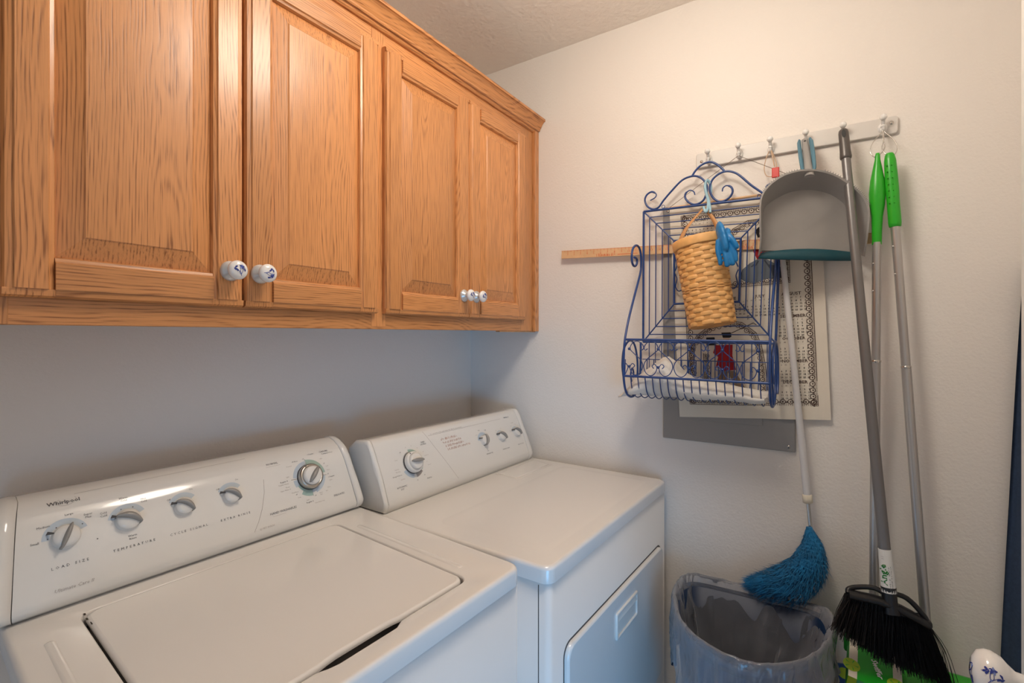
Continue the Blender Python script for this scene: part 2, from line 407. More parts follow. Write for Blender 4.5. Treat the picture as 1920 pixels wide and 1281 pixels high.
def knob_print(mb, c, r, dome, ax, up, rot=0, wrap=None):
    """blue flower sprig on a domed knob face"""
    ax = V(ax).normalized(); up = V(up).normalized(); sd = up.cross(ax)
    cr, sr = math.cos(rot), math.sin(rot)
    def fn(x, y):
        x, y = (x*cr-y*sr)*1.28, (x*sr+y*cr)*1.28
        if wrap: return wrap(x, y)
        q = min(1, (x*x+y*y)); h = dome*(1-q**1.4)+.0006
        return V(c)+sd*(x*r)+up*(y*r)+ax*h
    def blob(x, y, rx, ry, a, m, n=9):
        vs = [(x, y)]; ca, sa = math.cos(a), math.sin(a)
        for i in range(n):
            t = 2*PI*i/n; rr = 1+.22*math.sin(3*t+x*9)
            px, py = rx*rr*math.cos(t), ry*rr*math.sin(t); vs.append((x+px*ca-py*sa, y+px*sa+py*ca))
        put2d(mb, (vs, [(0, i+1, (i+1) % n+1) for i in range(n)]), fn, m)
    for a in range(5):
        t = a*2*PI/5; blob(.22+.13*math.cos(t), .28+.13*math.sin(t), .12, .09, t, 'cobalt_pale' if a % 2 else 'cobalt')
    blob(.22, .28, .07, .07, 0, 'cobalt')
    for x, y, a in ((-.3, .3, .6), (-.42, .12, 2.2), (-.26, .02, -.9), (.58, .2, .4), (.62, .0, -.8), (.45, -.02, -1.3)):
        blob(x, y, .17, .075, a, 'cobalt')
    for p in (((-.3, .15), (-.1, -.1), (.05, -.4), (.12, -.6)), ((.1, .1), (.0, -.1), (-.02, -.25)), ((.3, .05), (.2, -.2), (.1, -.35))):
        pts = smooth([(x, y, 0) for x, y in p], 4); vs = []; fs = []
        for i, q in enumerate(pts):
            vs += [(q.x-.022, q.y), (q.x+.022, q.y)]
            if i: kx = 2*i; fs.append((kx-2, kx-1, kx+1, kx))
        put2d(mb, (vs, fs), fn, 'cobalt')
    blob(.06, -.35, .06, .13, .3, 'cobalt_pale')
knob_print(b, kc+V(-.0, .0535, 0), .0285, .0165, (0, 1, 0), (0, 0, 1), 2.6)
def knob_side(x, y):     # print running round the side of the knob
    h = min(max(.0525+x*.0125, .030), .068)
    for (r0, h0), (r1, h1) in zip(KP[6:], KP[7:]):
        if h0 <= h <= h1: r = r0+(r1-r0)*(h-h0)/(h1-h0)+.0005; break
    a = math.radians(28)+y*.0125/.028
    return kc+V(-r*math.cos(a), h, r*math.sin(a))
knob_print(b, kc, .02, 0, (-1, 0, 0), (0, 0, 1), .5, knob_side)
b.build('door_knob', door, label='white porcelain door knob with a blue flower print')
# navy cloth hanging in the corner behind the door
b = MB(); rows = []
cl = [(-0.03, -1.635, 1.5368), (-0.03, -1.6307, 1.4635), (-0.03, -1.6228, 1.2913), (-0.03, -1.6157, 1.1055), (-0.03, -1.6113, 0.981), (-0.03, -1.605, 0.8182), (-0.03, -1.5996, 0.6673), (-0.03, -1.596, 0.5412)]
for i, p in enumerate(cl):
    x, y, z = p; row = []
    for j in range(13):
        t = j/12; row.append((-.03+.014*math.sin(t*9+i*.15)-.01*t, y-t*min(.07, .07+YF*0)*(.3+.7*i/7) , z))
    rows.append(row)
y0 = rows[-1]
rows.append([(x, y-.0*z, .25) for x, y, z in y0])
front = rows; backr = [[(x+.004, y, z) for x, y, z in r] for r in rows]
b.grid(front, 'curtain'); b.grid(backr, 'curtain')
b.build('hanging_cloth', label='navy blue cloth hanging in the corner beside the white door', cat='cloth')

# ------------------------------------------------------------------ oak wall cabinet
CB, CT, CF, DFY = 1.394, 2.15, -.316, -.335
cabx0 = -1.525
cab = thing('wall_cabinet', (cabx0/2, -.158, CB), 'long oak wall cabinet with four raised panel doors above the washer and dryer', 'cabinet')
b = MB(); b.box((cabx0, CF+.019, CB+.012), (-.002, -.001, CT+.02), 'oak_v'); b.build('carcass', cab)
fr = lambda nm, a, c, m: MB().box(a, c, m, .0012, 1).build(nm, cab)
fr('face_rail', (cabx0, CF, CB), (-.046, CF+.019, 1.442), 'oak_h')
fr('face_rail', (cabx0, CF, 2.095), (-.046, CF+.019, CT), 'oak_h')
fr('face_stile', (cabx0, CF-.0008, CB), (-1.437, CF+.019, CT), 'oak_v')
fr('face_stile', (-.80, CF-.0006, 1.4), (-.752, CF+.019, CT), 'oak_v')
fr('face_stile', (-.11, CF-.0008, CB), (-.032, CF+.019, CT), 'oak_v')
fr('scribe_strip', (-.028, CF-.012, CB-.001), (-.001, CF+.019, CT), 'oak_v')
b = MB(); b.box((-.24, CF+.002, CB-.004), (-.003, CF+.02, CB), 'leather', .001); b.build('bottom_cleat', cab)
DZ0, DZ1 = 1.433, 2.106
def cabinet_door(x0, x1, kx, spin, d0):
    d = thing('door', ((x0+x1)/2, DFY+.01, DZ0), parent=cab)
    sw, rw = .056, .060; yb = CF-.001; yf = DFY
    def member(nm, poly_in, m, bevel_sides):
        return poly_in
    def stile(xa, xb, outer):
        # outer edge has a stepped lip, inner edge a small bead
        s = 1 if outer < (xa+xb)/2 else -1
        xo = outer; xi = xb if s > 0 else xa
        prof = [(xo, yb), (xo, yf+.009), (xo+s*.003, yf+.0035), (xo+s*.010, yf+.0025), (xo+s*.012, yf), (xi-s*.009, yf), (xi-s*.007, yf+.003), (xi-s*.002, yf+.0045), (xi, yf+.009), (xi, yb)]
        mb = MB(); mb.loft([[(x, y, z) for x, y in prof] for z in (DZ0+.0125, DZ1-.0125)], 'oak_v', smooth=False)
        # stepped lip returning across the top and bottom ends
        for zo, t in ((DZ0, 1), (DZ1, -1)):
            a, c = min(xo, xi), max(xo, xi)
            pz = [(yb, zo), (yf+.009, zo), (yf+.0035, zo+t*.003), (yf+.0025, zo+t*.0105), (yf+.0025, zo+t*.0125), (yb, zo+t*.0125)]
            mb.loft([[(xx, y, z) for y, z in pz] for xx in (a, c)], 'oak_v', smooth=False)
        return mb.build('stile', d)
    def rail(z_out, z_in):
        t = 1 if z_in > z_out else -1
        pz = [(yb, z_out), (yf+.009, z_out), (yf+.0035, z_out+t*.003), (yf+.0025, z_out+t*.0105), (yf, z_out+t*.0125), (yf, z_in-t*.009), (yf+.003, z_in-t*.007), (yf+.0045, z_in-t*.002), (yf+.009, z_in), (yb, z_in)]
        mb = MB(); mb.loft([[(xx, y, z) for y, z in pz] for xx in (x0+sw-.001, x1-sw+.001)], 'oak_h', smooth=False)
        return mb.build('rail', d)
    stile(x0, x0+sw, x0); stile(x1-sw, x1, x1); rail(DZ0, DZ0+rw); rail(DZ1, DZ1-.052)
    # raised panel: bevelled field
    px0, px1, pz0, pz1 = x0+sw-.003, x1-sw+.003, DZ0+rw-.003, DZ1-.049
    mb = MB(); lv = [(0, yf+.0125), (.004, yf+.0115), (.034, yf+.0035), (.0365, yf+.0015)]
    rings = [[(px0+i, y, pz0+i), (px1-i, y, pz0+i), (px1-i, y, pz1-i), (px0+i, y, pz1-i)] for i, y in lv]
    mb.loft(rings, 'oak_v', smooth=False); mb.build('raised_panel', d)
    c = V(kx, yf, 1.4985); mb = MB()
    mb.lathe(c, (0, -1, 0), [(.0185, 0), (.0185, .002), (.016, .0055), (.009, .010), (.0075, .015), (.009, .019)], 'knob_metal', 28)
    mb.lathe(c, (0, -1, 0), [(.009, .018), (.0145, .0205), (.0175, .0245), (.0175, .028), (.0155, .031), (.010, .0335), (0, .0345)], 'porcelain', 28)
    knob_print(mb, c+V(0, -.0292, 0), .0155, .0053, (0, -1, 0), (0, 0, 1), spin)
    mb.build('knob', d, label='white porcelain knob with blue flowers')
cabinet_door(-1.447, -1.121, -1.147, 0.1, 0)
cabinet_door(-1.117, -.790, -1.090, -1.7, 1)
cabinet_door(-.765, -.4315, -.4595, .2, 2)
cabinet_door(-.4275, -.102, -.3995, .5, 3)
# crown moulding, mitred at no return: runs into the right wall
cz = CT-.008
prof = [(CF+.004, cz), (CF-.006, cz), (CF-.010, cz+.004), (CF-.010, cz+.008), (CF-.013, cz+.011), (CF-.016, cz+.009), (CF-.018, cz+.012), (CF-.019, cz+.016), (CF-.023, cz+.022), (CF-.028, cz+.031), (CF-.033, cz+.038), (CF-.037, cz+.041), (CF-.041, cz+.042), (CF-.041, cz+.050), (CF-.038, cz+.052), (CF+.004, cz+.052)]
b = MB(); b.loft([[(x, y, z) for y, z in prof] for x in (cabx0-.02, -.0015)], 'oak_h', smooth=False); b.build('crown_moulding', cab)

# ------------------------------------------------------------------ washer and dryer
class Frame:
    def __init__(s, O, ax, ay):
        ax, ay = math.radians(ax), math.radians(ay)
        s.O = V(O[0], O[1], 0); s.ex = V(math.cos(ax), -math.sin(ax), 0); s.ey = V(-math.sin(ay), -math.cos(ay), 0)
    def __call__(s, x, y, z): return s.O+s.ex*x+s.ey*y+V(0, 0, z)
class Panel:
    """front face of a control console: (x, t along the slope) -> world"""
    def __init__(s, fr, prof):
        s.fr = fr; s.L = [0]; prof = [(p.x, p.y) for p in smooth([(y, z, 0) for y, z in prof], 3)]; s.p = prof
        for a, c in zip(prof, prof[1:]): s.L.append(s.L[-1]+math.dist(a, c))
    def seg(s, t):
        i = 0
        while i < len(s.p)-2 and t > s.L[i+1]: i += 1
        return i
    def frame(s, t):
        i = s.seg(t); a, c = s.p[i], s.p[i+1]; l = math.dist(a, c); u = (t-s.L[i])/l
        y, z = a[0]+(c[0]-a[0])*u, a[1]+(c[1]-a[1])*u
        return y, z, (c[1]-a[1])/l, (c[0]-a[0])/l
    def __call__(s, x, t, h=.0006):
        y, z, dz, dy = s.frame(t); return s.fr(x, y-dz*h, z+dy*h)
    def axes(s, t):
        y, z, dz, dy = s.frame(t)
        n = s.fr(0, -dz, dy)-s.fr(0, 0, 0); up = s.fr(0, -dy, -dz)-s.fr(0, 0, 0)
        return n.normalized(), up.normalized(), s.fr.ex.copy()
    def write(s, mb, body, x, t, size, m='ink', h=.0006, **k):
        put2d(mb, text2d(body, size, **k), lambda u, v: s(x+u, t-v, h), m)
    def arc(s, mb, x, t, r0, r1, a0, a1, m, h=.0003):
        put2d(mb, sector(r0, r1, a0, a1), lambda u, v: s(x+u, t-v, h), m)
    def line(s, mb, pts, w, m):
        for (x0, t0), (x1, t1) in zip(pts, pts[1:]):
            l = math.hypot(x1-x0, t1-t0); nx, nt = -(t1-t0)/l*w/2, (x1-x0)/l*w/2
            n = max(1, int(l/.02)); vs = []; fs = []
            for i in range(n+1):
                x, t = x0+(x1-x0)*i/n, t0+(t1-t0)*i/n
                vs += [s(x+nx, t+nt, .0003), s(x-nx, t-nt, .0003)]
                if i: k = 2*i; fs.append((k-2, k-1, k+1, k))
            mb.add(vs, fs, m)
def small_knob(pn, x, t, r, ang, parent, flip=1):
    """white dial with a grey half-moon grip; ang = direction of the grip, degrees"""
    n, up, ex = pn.axes(t); c = pn(x, t, 0); mb = MB()
    mb.lathe(c, n, [(r*1.08, 0), (r*1.05, .002), (r, .003), (r*.97, .009), (r*.92, .0115), (r*.5, .0125), (0, .0127)], 'plastic_white', 28)
    a = math.radians(ang); g = ex*math.cos(a)+up*math.sin(a); s = n.cross(g)
    rings = []
    N = 12
    for i in range(N+1):
        q = -1+2*i/N; w = r*(.26 if flip == 0 else .40)*math.sqrt(max(0, 1-q*q*.86)); bow = flip*r*.34*(1-q*q); h = .0205-.003*q*q
        base = c+g*(q*r*1.12)+s*bow
        rings.append([base+s*w, base+s*w*.75+n*h*.8, base+s*w*.35+n*h, base-s*w*.35+n*h, base-s*w*.75+n*h*.8, base-s*w])
    mb.loft(rings, 'grip_grey', smooth=True)
    p = c+g*(-r*1.0)*0+(ex*math.cos(a+1.1)+up*math.sin(a+1.1))*0
    d = (ex*math.cos(math.radians(152))+up*math.sin(math.radians(152)))
    e = n.cross(d)
    mb.add([c+d*r*1.45+e*.003+n*.001, c+d*r*1.45-e*.003+n*.001, c+d*r*.98-e*.0012+n*.0118, c+d*r*.98+e*.0012+n*.0118], [(0, 1, 2, 3)], 'ink')
    return mb.build('control_knob', parent)
def big_dial(pn, x, t, r, ang, parent, ring='silver'):
    n, up, ex = pn.axes(t); c = pn(x, t, 0); mb = MB()
    mb.lathe(c, n, [(r*1.04, 0), (r*1.04, .003), (r*1.0, .004)], 'seam', 40)
    mb.lathe(c, n, [(r*1.0, .002), (r*1.0, .010), (r*.95, .015), (r*.80, .0165), (r*.74, .014)], ring, 40)
    mb.lathe(c, n, [(r*.75, .012), (r*.75, .019), (r*.71, .023), (r*.6, .0245), (0, .025)], 'plastic_white', 40)
    a = math.radians(ang); g = ex*math.cos(a)+up*math.sin(a); s = n.cross(g); rings = []
    for i in range(11):
        q = -1+2*i/10; w = r*.2*math.sqrt(max(0, 1-q*q*.9)); h = .034-.004*q*q; base = c+g*(q*r*.70)
        rings.append([base+s*w, base+s*w*.7+n*h, base-s*w*.7+n*h, base-s*w])
    mb.loft(rings, 'grip_grey', smooth=True)
    d = ex*math.cos(math.radians(115))+up*math.sin(math.radians(115)); e = n.cross(d)
    mb.add([c+d*r*.97+e*.0012+n*.0162, c+d*r*.97-e*.0012+n*.0162, c+d*r*.85-e*.0012+n*.0172, c+d*r*.85+e*.0012+n*.0172], [(0, 1, 2, 3)], 'black')
    return mb.build('timer_dial', parent)
def console(fr, prof, back, x0, x1, cap0, cap1, m, parent, capdown, sl0=0, sl1=0):
    """profile is closed: back edge points + front face; end caps are parts"""
    sect = back[0]+prof+back[1]
    P = smooth([(y, z, 0) for y, z in prof], 3)
    sect = back[0]+[(p.x, p.y) for p in P]+back[1]
    cy = sum(p[0] for p in sect)/len(sect); czz = sum(p[1] for p in sect)/len(sect)
    def ring(x, d):
        out = []
        for y, z in sect:
            l = math.hypot(y-cy, z-czz); k = 1-d/l
            zz = czz+(z-czz)*k; sl = sl0 if x < (x0+x1)/2 else sl1
            out.append(fr(x+sl*max(0, y-.08), cy+(y-cy)*k, max(zz, capdown)))
        return out
    mb = MB(); mb.loft([ring(x0, 0), ring(x1, 0)], m, smooth=True); mb.build('console', parent)
    for xa, xb in ((x0, cap0), (x1, cap1)):
        if xa == xb: continue
        mb = MB(); s = 1 if xb > xa else -1; L = abs(xb-xa); r = min(.010, L*.6)
        mb.loft([ring(xa+s*.0012, .0015), ring(xa+s*.0012, -.0012), ring(xb-s*r, -.0012), ring(xb-s*r*.5, .0008), ring(xb-s*r*.12, .004), ring(xb, .009)], m, smooth=True)
        mb.build('end_cap', parent)

# ---- washer
WZ = .928; FW = Frame((-1.4105, -.0466), 2.2, 5.0)
WPROF = [(.079, 1.098), (.100, 1.083), (.121, 1.055), (.143, 1.010), (.159, .975), (.171, .947)]
PW = Panel(FW, WPROF); WW, WD = .667, .690
wash = thing('washing_machine', FW(WW/2, WD/2, 0), 'white top loading washing machine with its lid closed, left of the dryer', 'washer')
b = MB(); lv = [(rrect(.004, .02, WW-.004, WD-.004, .012), .03), (rrect(.004, .02, WW-.004, WD-.004, .012), WZ-.036), (rrect(.010, .02, WW-.010, WD-.010, .012), WZ-.034)]
b.loft([[FW(x, y, z) for x, y in p] for p, z in lv], 'enamel'); b.build('body', wash)
b = MB(); b.box((-1.3, -.6, 0), (-.9, -.2, .03), 'black'); b.build('base_feet', wash)
# top deck: rounded plate with the lid opening; the notch at its front edge is the finger pull
lx0, lx1, ly0, ly1 = .088, .558, .206, .636
def deck_loop(poly, n=88):
    P = [V(x, y, 0) for x, y in poly]; L = [0]
    for i in range(len(P)): L.append(L[-1]+(P[(i+1) % len(P)]-P[i]).length)
    return P, L
hole = rrect(lx0-.003, ly0-.003, lx1+.003, ly1+.003, .022, 6)
out = rrect(0, .0, WW, WD, (.006, .006, .026, .026), 6)
def ray_out(cx, cy, poly, a):
    best = None; d = V(math.cos(a), math.sin(a), 0)
    for i in range(len(poly)):
        p, q = V(*poly[i], 0), V(*poly[(i+1) % len(poly)], 0); e = q-p
        den = d.x*e.y-d.y*e.x
        if abs(den) < 1e-9: continue
        t = ((p.x-cx)*e.y-(p.y-cy)*e.x)/den; u = ((p.x-cx)*d.y-(p.y-cy)*d.x)/den
        if t > 0 and -1e-6 <= u <= 1+1e-6 and (best is None or t > best): best = t
    return (cx+d.x*best, cy+d.y*best)
ccx, ccy = (lx0+lx1)/2, (ly0+ly1)/2
angs = sorted(set([math.atan2(y-ccy, x-ccx) for x, y in hole+out]+[2*PI*k/96-PI for k in range(96)]))
H = [ray_out(ccx, ccy, hole, a) for a in angs]
def notch(x, y):
    if y > ly1 and .255 < x < .400:
        k = min(1, (x-.255)/.016, (.400-x)/.016); k = max(0, k); return (x, y+.009*k*k*(3-2*k))
    return (x, y)
angs2 = angs
Hn = [notch(*p) for p in H]
Oo = [ray_out(ccx, ccy, out, a) for a in angs]
b = MB()
def ringz(poly, z): return [FW(x, y, z) for x, y in poly]
lvls = [(inset(Oo, 0), WZ-.033), (inset(Oo, 0), WZ-.008), (inset(Oo, .0015), WZ-.003), (inset(Oo, .005), WZ-.0005), (inset(Oo, .009), WZ),
        ([(x+(x-ccx)*.012, y+(y-ccy)*.012) for x, y in Hn], WZ), ([(x+(x-ccx)*.005, y+(y-ccy)*.005) for x, y in Hn], WZ-.001), (Hn, WZ-.005), (Hn, WZ-.022)]
b.loft([ringz(p, z) for p, z in lvls], 'enamel', caps=False)
# low embossed rib each side of the lid
for rx, ry0, ry1 in ((.585, .26, .60), (.040, .26, .60)):
    poly = rrect(rx-.007, ry0, rx+.007, ry1, .006); b.loft([[FW(x, y, z) for x, y in inset(poly, d)] for d, z in ((0, WZ-.0005), (.002, WZ+.0012), (.005, WZ+.0016))], 'enamel')
b.build('top_deck', wash)
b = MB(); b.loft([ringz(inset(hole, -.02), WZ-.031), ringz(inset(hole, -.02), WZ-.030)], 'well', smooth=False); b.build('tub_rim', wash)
lid = rrect(lx0+.001, ly0+.001, lx1-.001, ly1-.0015, .020, 6)
k0 = max(range(len(lid)), key=lambda i: (round(lid[i][1], 4), lid[i][0]))
lid = lid[:k0+1]+[(x, ly1-.0015-d) for x, d in ((.404, 0), (.388, .003), (.372, .0045), (.286, .0045), (.272, .003), (.256, 0))]+lid[k0+1:]
b = MB(); slab(b, lid, WZ-.0062, WZ+.0015, FW, 'enamel', .0055); b.build('lid', wash)
b = MB()
for x, y, l in ((.0905, .212, .010), (.0895, .232, .011), (.0915, .252, .013)):
    b.add([FW(x-.0012, y-l/2, WZ+.0004), FW(x+.0012, y-l*.3, WZ+.0009), FW(x+.0008, y+l/2, WZ+.0009), FW(x-.0016, y+l*.3, WZ+.0002)], [(0, 1, 2, 3)], 'rust')
b.build('worn_spot', wash, label='dark worn chips at the lid corner')
console(FW, WPROF, ([(.0, .9295), (.0, 1.05), (.012, 1.085), (.035, 1.101), (.060, 1.103)], [(.169, .938), (.158, .9295)]), .029, .632, .001, .656, 'plastic_white', wash, .9295, -.2, .13)
small_knob(PW, .081, .082, .0185, 66, wash, 0); small_knob(PW, .168, .080, .0185, -28, wash)
small_knob(PW, .260, .081, .0165, -40, wash); small_knob(PW, .350, .083, .0165, -40, wash)
big_dial(PW, .532, .086, .030, 48, wash)
b = MB()
PW.arc(b, .081, .082, .021, .031, 18, 178, 'ink_blue'); PW.arc(b, .168, .080, .021, .030, 25, 165, 'ink_blue')
PW.arc(b, .260, .081, .019, .028, 38, 150, 'ink_blue'); PW.arc(b, .350, .083, .019, .028, 38, 150, 'ink_blue')
for a0, a1, r1, m in ((92, 172, .041, 'ink_blue'), (3, 90, .044, 'ink_green'), (-75, -8, .042, 'ink_blue'), (180, 205, .041, 'ink_blue'), (205, 232, .036, 'ink_green'), (232, 270, .045, 'ink_green'), (-90, -75, .038, 'ink_blue')):
    PW.arc(b, .532, .086, .030, r1, a0, a1, m)
for a in (90, 176, -6, 270):
    c, s = math.cos(math.radians(a)), math.sin(math.radians(a)); PW.line(b, [(.532+.031*c, .086-.031*s), (.532+.046*c, .086-.046*s)], .0008, 'ink')
PW.write(b, 'Whirlpool', .084, .020, .0105, 'ink', bold=.0002)
ell = [(.088+.013*math.cos(t)*.9+.006*math.sin(t), .018+.0075*math.sin(t)-.006*math.cos(t)) for t in [2*PI*k/20 for k in range(15)]]
PW.line(b, ell, .0005, 'ink_pale')
for tx, x, t in (('LOAD SIZE', .0835, .1285), ('TEMPERATURE', .1735, .128), ('CYCLE SIGNAL', .263, .1285), ('EXTRA RINSE', .3515, .1285)):
    PW.write(b, tx, x, t, .0062, 'ink', spacing=1.75)
for tx, x, t in (('Small', .042, .082), ('Medium', .054, .058), ('Large', .088, .045), ('Super\nPlus', .113, .055), ('Cold\nCold', .134, .060), ('Warm\nCold', .166, .040), ('Hot\nCold', .196, .050), ('Warm\nRinse', .172, .112), ('Off', .236, .062), ('On', .277, .050), ('Off', .326, .064), ('On', .367, .052)):
    PW.write(b, tx, x, t, .0052, 'ink')
for tx, x, t, sz, m in (('NORMAL', .452, .034, .0068, 'ink'), ('CASUAL', .588, .030, .0068, 'ink'), ('Permanent Press', .596, .0365, .0046, 'ink'), ('DELICATES', .600, .1465, .0062, 'ink'), ('HAND WASHABLES', .454, .1455, .0072, 'ink'), ('Regular 8', .468, .083, .0048, 'ink'), ('Regular Heavy', .466, .089, .0042, 'ink_pale'), ('Heavy', .474, .097, .0040, 'ink_pale'), ('Super Wash 15', .468, .103, .0040, 'ink_pale'), ('Light', .479, .074, .0040, 'ink_pale'), ('6 Regular', .552, .030, .0044, 'ink'), ('off', .528, .039, .0042, 'ink'), ('off Rinse', .506, .041, .0044, 'ink'), ('Prewash', .489, .050, .0040, 'ink_pale'), ('off', .578, .062, .0044, 'ink'), ('Light', .574, .048, .0040, 'ink_pale'), ('Soak', .585, .070, .0040, 'ink_pale'), ('Rinse', .586, .080, .0038, 'ink_pale'), ('off', .582, .090, .0042, 'ink'), ('6 Regular', .590, .098, .0046, 'ink'), ('Light', .586, .106, .0040, 'ink_pale'), ('Rinse', .577, .122, .0040, 'ink_pale'), ('Spin', .569, .129, .0038, 'ink_pale'), ('Rinse\nSpin', .553, .132, .0040, 'ink_pale'), ('off', .537, .133, .0042, 'ink'), ('Final Rinse', .489, .113, .0040, 'ink_pale'), ('off', .491, .119, .0042, 'ink'), ('Soak', .497, .127, .0040, 'ink_pale'), ('Light', .516, .138, .0040, 'ink_pale'), ('Regular 4', .520, .144, .0048, 'ink'), ('Hand Wash Only', .545, .150, .0036, 'ink_pale'), ('QUIET WASH', .411, .170, .0055, 'ink_pale')):
    PW.write(b, tx, x, t, sz, m)
PW.write(b, 'Ultimate Care II', .086, .1645, .0078, 'ink_pale', shear=.25)
PW.line(b, [(.4235, .066), (.419, .095), (.408, .128), (.396, .152), (.383, .172)], .0009, 'ink_pale')
PW.line(b, [(.436, .040), (.470, .040)], .0004, 'ink_pale'); PW.line(b, [(.428, .152), (.458, .152)], .0004, 'ink_pale'); PW.line(b, [(.10, .006), (.40, .0035)], .0006, 'ink_pale')
for x, t in ((.058, .079), (.070, .0635), (.104, .067), (.160, .058), (.178, .0585), (.122, .099)): PW.arc(b, x, t, 0, .0011, 0, 360, 'ink')
b.build('printed_lettering', wash)

# ---- dryer
DZ = .914; FD = Frame((-.749, -.140), 1.4, 1.4)
DPROF = [(.098, 1.085), (.108, 1.067), (.119, 1.043), (.138, 1.003), (.152, .967), (.163, .937)]
PD = Panel(FD, DPROF); DW, DD = .741, .66
dry = thing('clothes_dryer', FD(DW/2, DD/2, 0), 'white front loading clothes dryer with a blank flat top, in the corner beside the washer', 'dryer')
b = MB(); pb = rrect(.004, .01, DW-.004, DD-.003, (.004, .004, .014, .014))
b.loft([[FD(x, y, z) for x, y in p] for p, z in ((pb, .04), (pb, DZ-.037), (inset(pb, .006), DZ-.035))], 'enamel'); b.build('body', dry)
b = MB(); b.loft([[FD(x, y, z) for x, y in inset(pb, .05)] for z in (0, .04)], 'black', smooth=False); b.build('toe_kick', dry)
b = MB(); slab(b, rrect(0, 0, DW, DD, (.004, .004, .022, .022), 6), DZ-.034, DZ, FD, 'enamel', .008); b.build('top_panel', dry)
b = MB()   # front-corner seam
b.add([FD(.0036, .630, z) for z in (.05, DZ-.04)]+[FD(.0036, .6322, z) for z in (DZ-.04, .05)], [(0, 1, 2, 3)], 'seam'); b.build('side_seam', dry)
b = MB()   # drop door with rounded corners, standing a little proud
dp = rrect(.062, .335, .684, .728, .028, 6)
b.loft([[FD(x, DD-.003+y, z) for x, z in inset(dp, d)] for d, y in ((-.002, -.004), (-.002, .0005), (.0, .0005))], 'seam', smooth=False)
dd = thing('door', FD(.37, DD, .335), parent=dry)
b.build('door_gasket', dd)
b = MB(); b.loft([[FD(x, DD-.003+y, z) for x, z in inset(dp, d)] for d, y in ((.002, -.002), (.002, .006), (.0035, .0095), (.007, .011))], 'enamel'); b.build('door_skin', dd)
b = MB(); hp = (.309, .617, .453, .684)
def hrect(d): return rrect(hp[0]+d, hp[1]+d, hp[2]-d, hp[3]-d, .004, 2)
b.loft([[FD(x, DD+.008+y, z) for x, z in hrect(d)] for d, y in ((0, 0), (0, .003), (.0015, .0045), (.006, .0045), (.008, .003), (.008, .0005))], 'plastic_white', caps=False)
b.loft([[FD(x, DD+.008+y, z) for x, z in hrect(d)] for d, y in ((.006, .0004), (.0075, .0006))], 'plastic_white', smooth=False)
b.add([FD(x, DD+.008+y, z) for x, z, y in ((hp[0]+.009, hp[3]-.009, .0012), (hp[2]-.009, hp[3]-.009, .0012), (hp[2]-.009, hp[3]-.022, .0042), (hp[0]+.009, hp[3]-.022, .0042))], [(0, 1, 2, 3)], 'plastic_white')
b.build('pull_handle', dd)
b = MB(); lp = [(.478, .172), (.708, .172), (.684, .262), (.470, .262)]
b.loft([[FD(x, y, z) for x, y in inset(lp, d)] for d, z in ((-.004, DZ+.0002), (-.002, DZ+.0014), (0, DZ+.0012), (.001, DZ-.0002), (.003, DZ-.0002), (.004, DZ+.002), (.008, DZ+.0026))], 'enamel'); b.build('lint_filter_cover', dry)
b = MB(); poly = rrect(.05, .30, .70, .62, .03)
b.loft([[FD(x, y, z) for x, y in inset(poly, d)] for d, z in ((0, DZ-.0002), (.012, DZ+.0005), (.022, DZ+.0006))], 'enamel', caps=True); b.build('embossed_field', dry)
console(FD, DPROF, ([(.0, .9155), (.0, 1.03), (.012, 1.072), (.04, 1.092), (.078, 1.096), (.090, 1.095)], [(.161, .927), (.156, .9155)]), .024, .694, .010, .724, 'plastic_white', dry, .9155)
small_knob(PD, .466, .069, .0165, 68, dry, -1); small_knob(PD, .563, .071, .0165, -42, dry); small_knob(PD, .656, .071, .0165, -42, dry)
big_dial(PD, .136, .074, .030, -8, dry, 'plastic_white')
b = MB()
for a0, a1, r1, m in ((-40, 95, .039, 'ink_green'), (-85, -45, .042, 'ink_pale'), (205, 262, .042, 'ink_blue'), (100, 200, .033, 'ink')):
    PD.arc(b, .136, .074, .0305 if m != 'ink' else .0322, r1, a0, a1, m)
PD.arc(b, .466, .069, .018, .029, 25, 170, 'ink_blue')
for x in (.563, .656): PD.arc(b, x, .071, .018, .0215, -60, 150, 'ink_blue')
PD.line(b, [(.211, -.006), (.232, .035), (.262, .092), (.299, .158)], .0009, 'ink_pale'); PD.line(b, [(.227, .0105), (.594, .0105)], .0008, 'ink_pale')
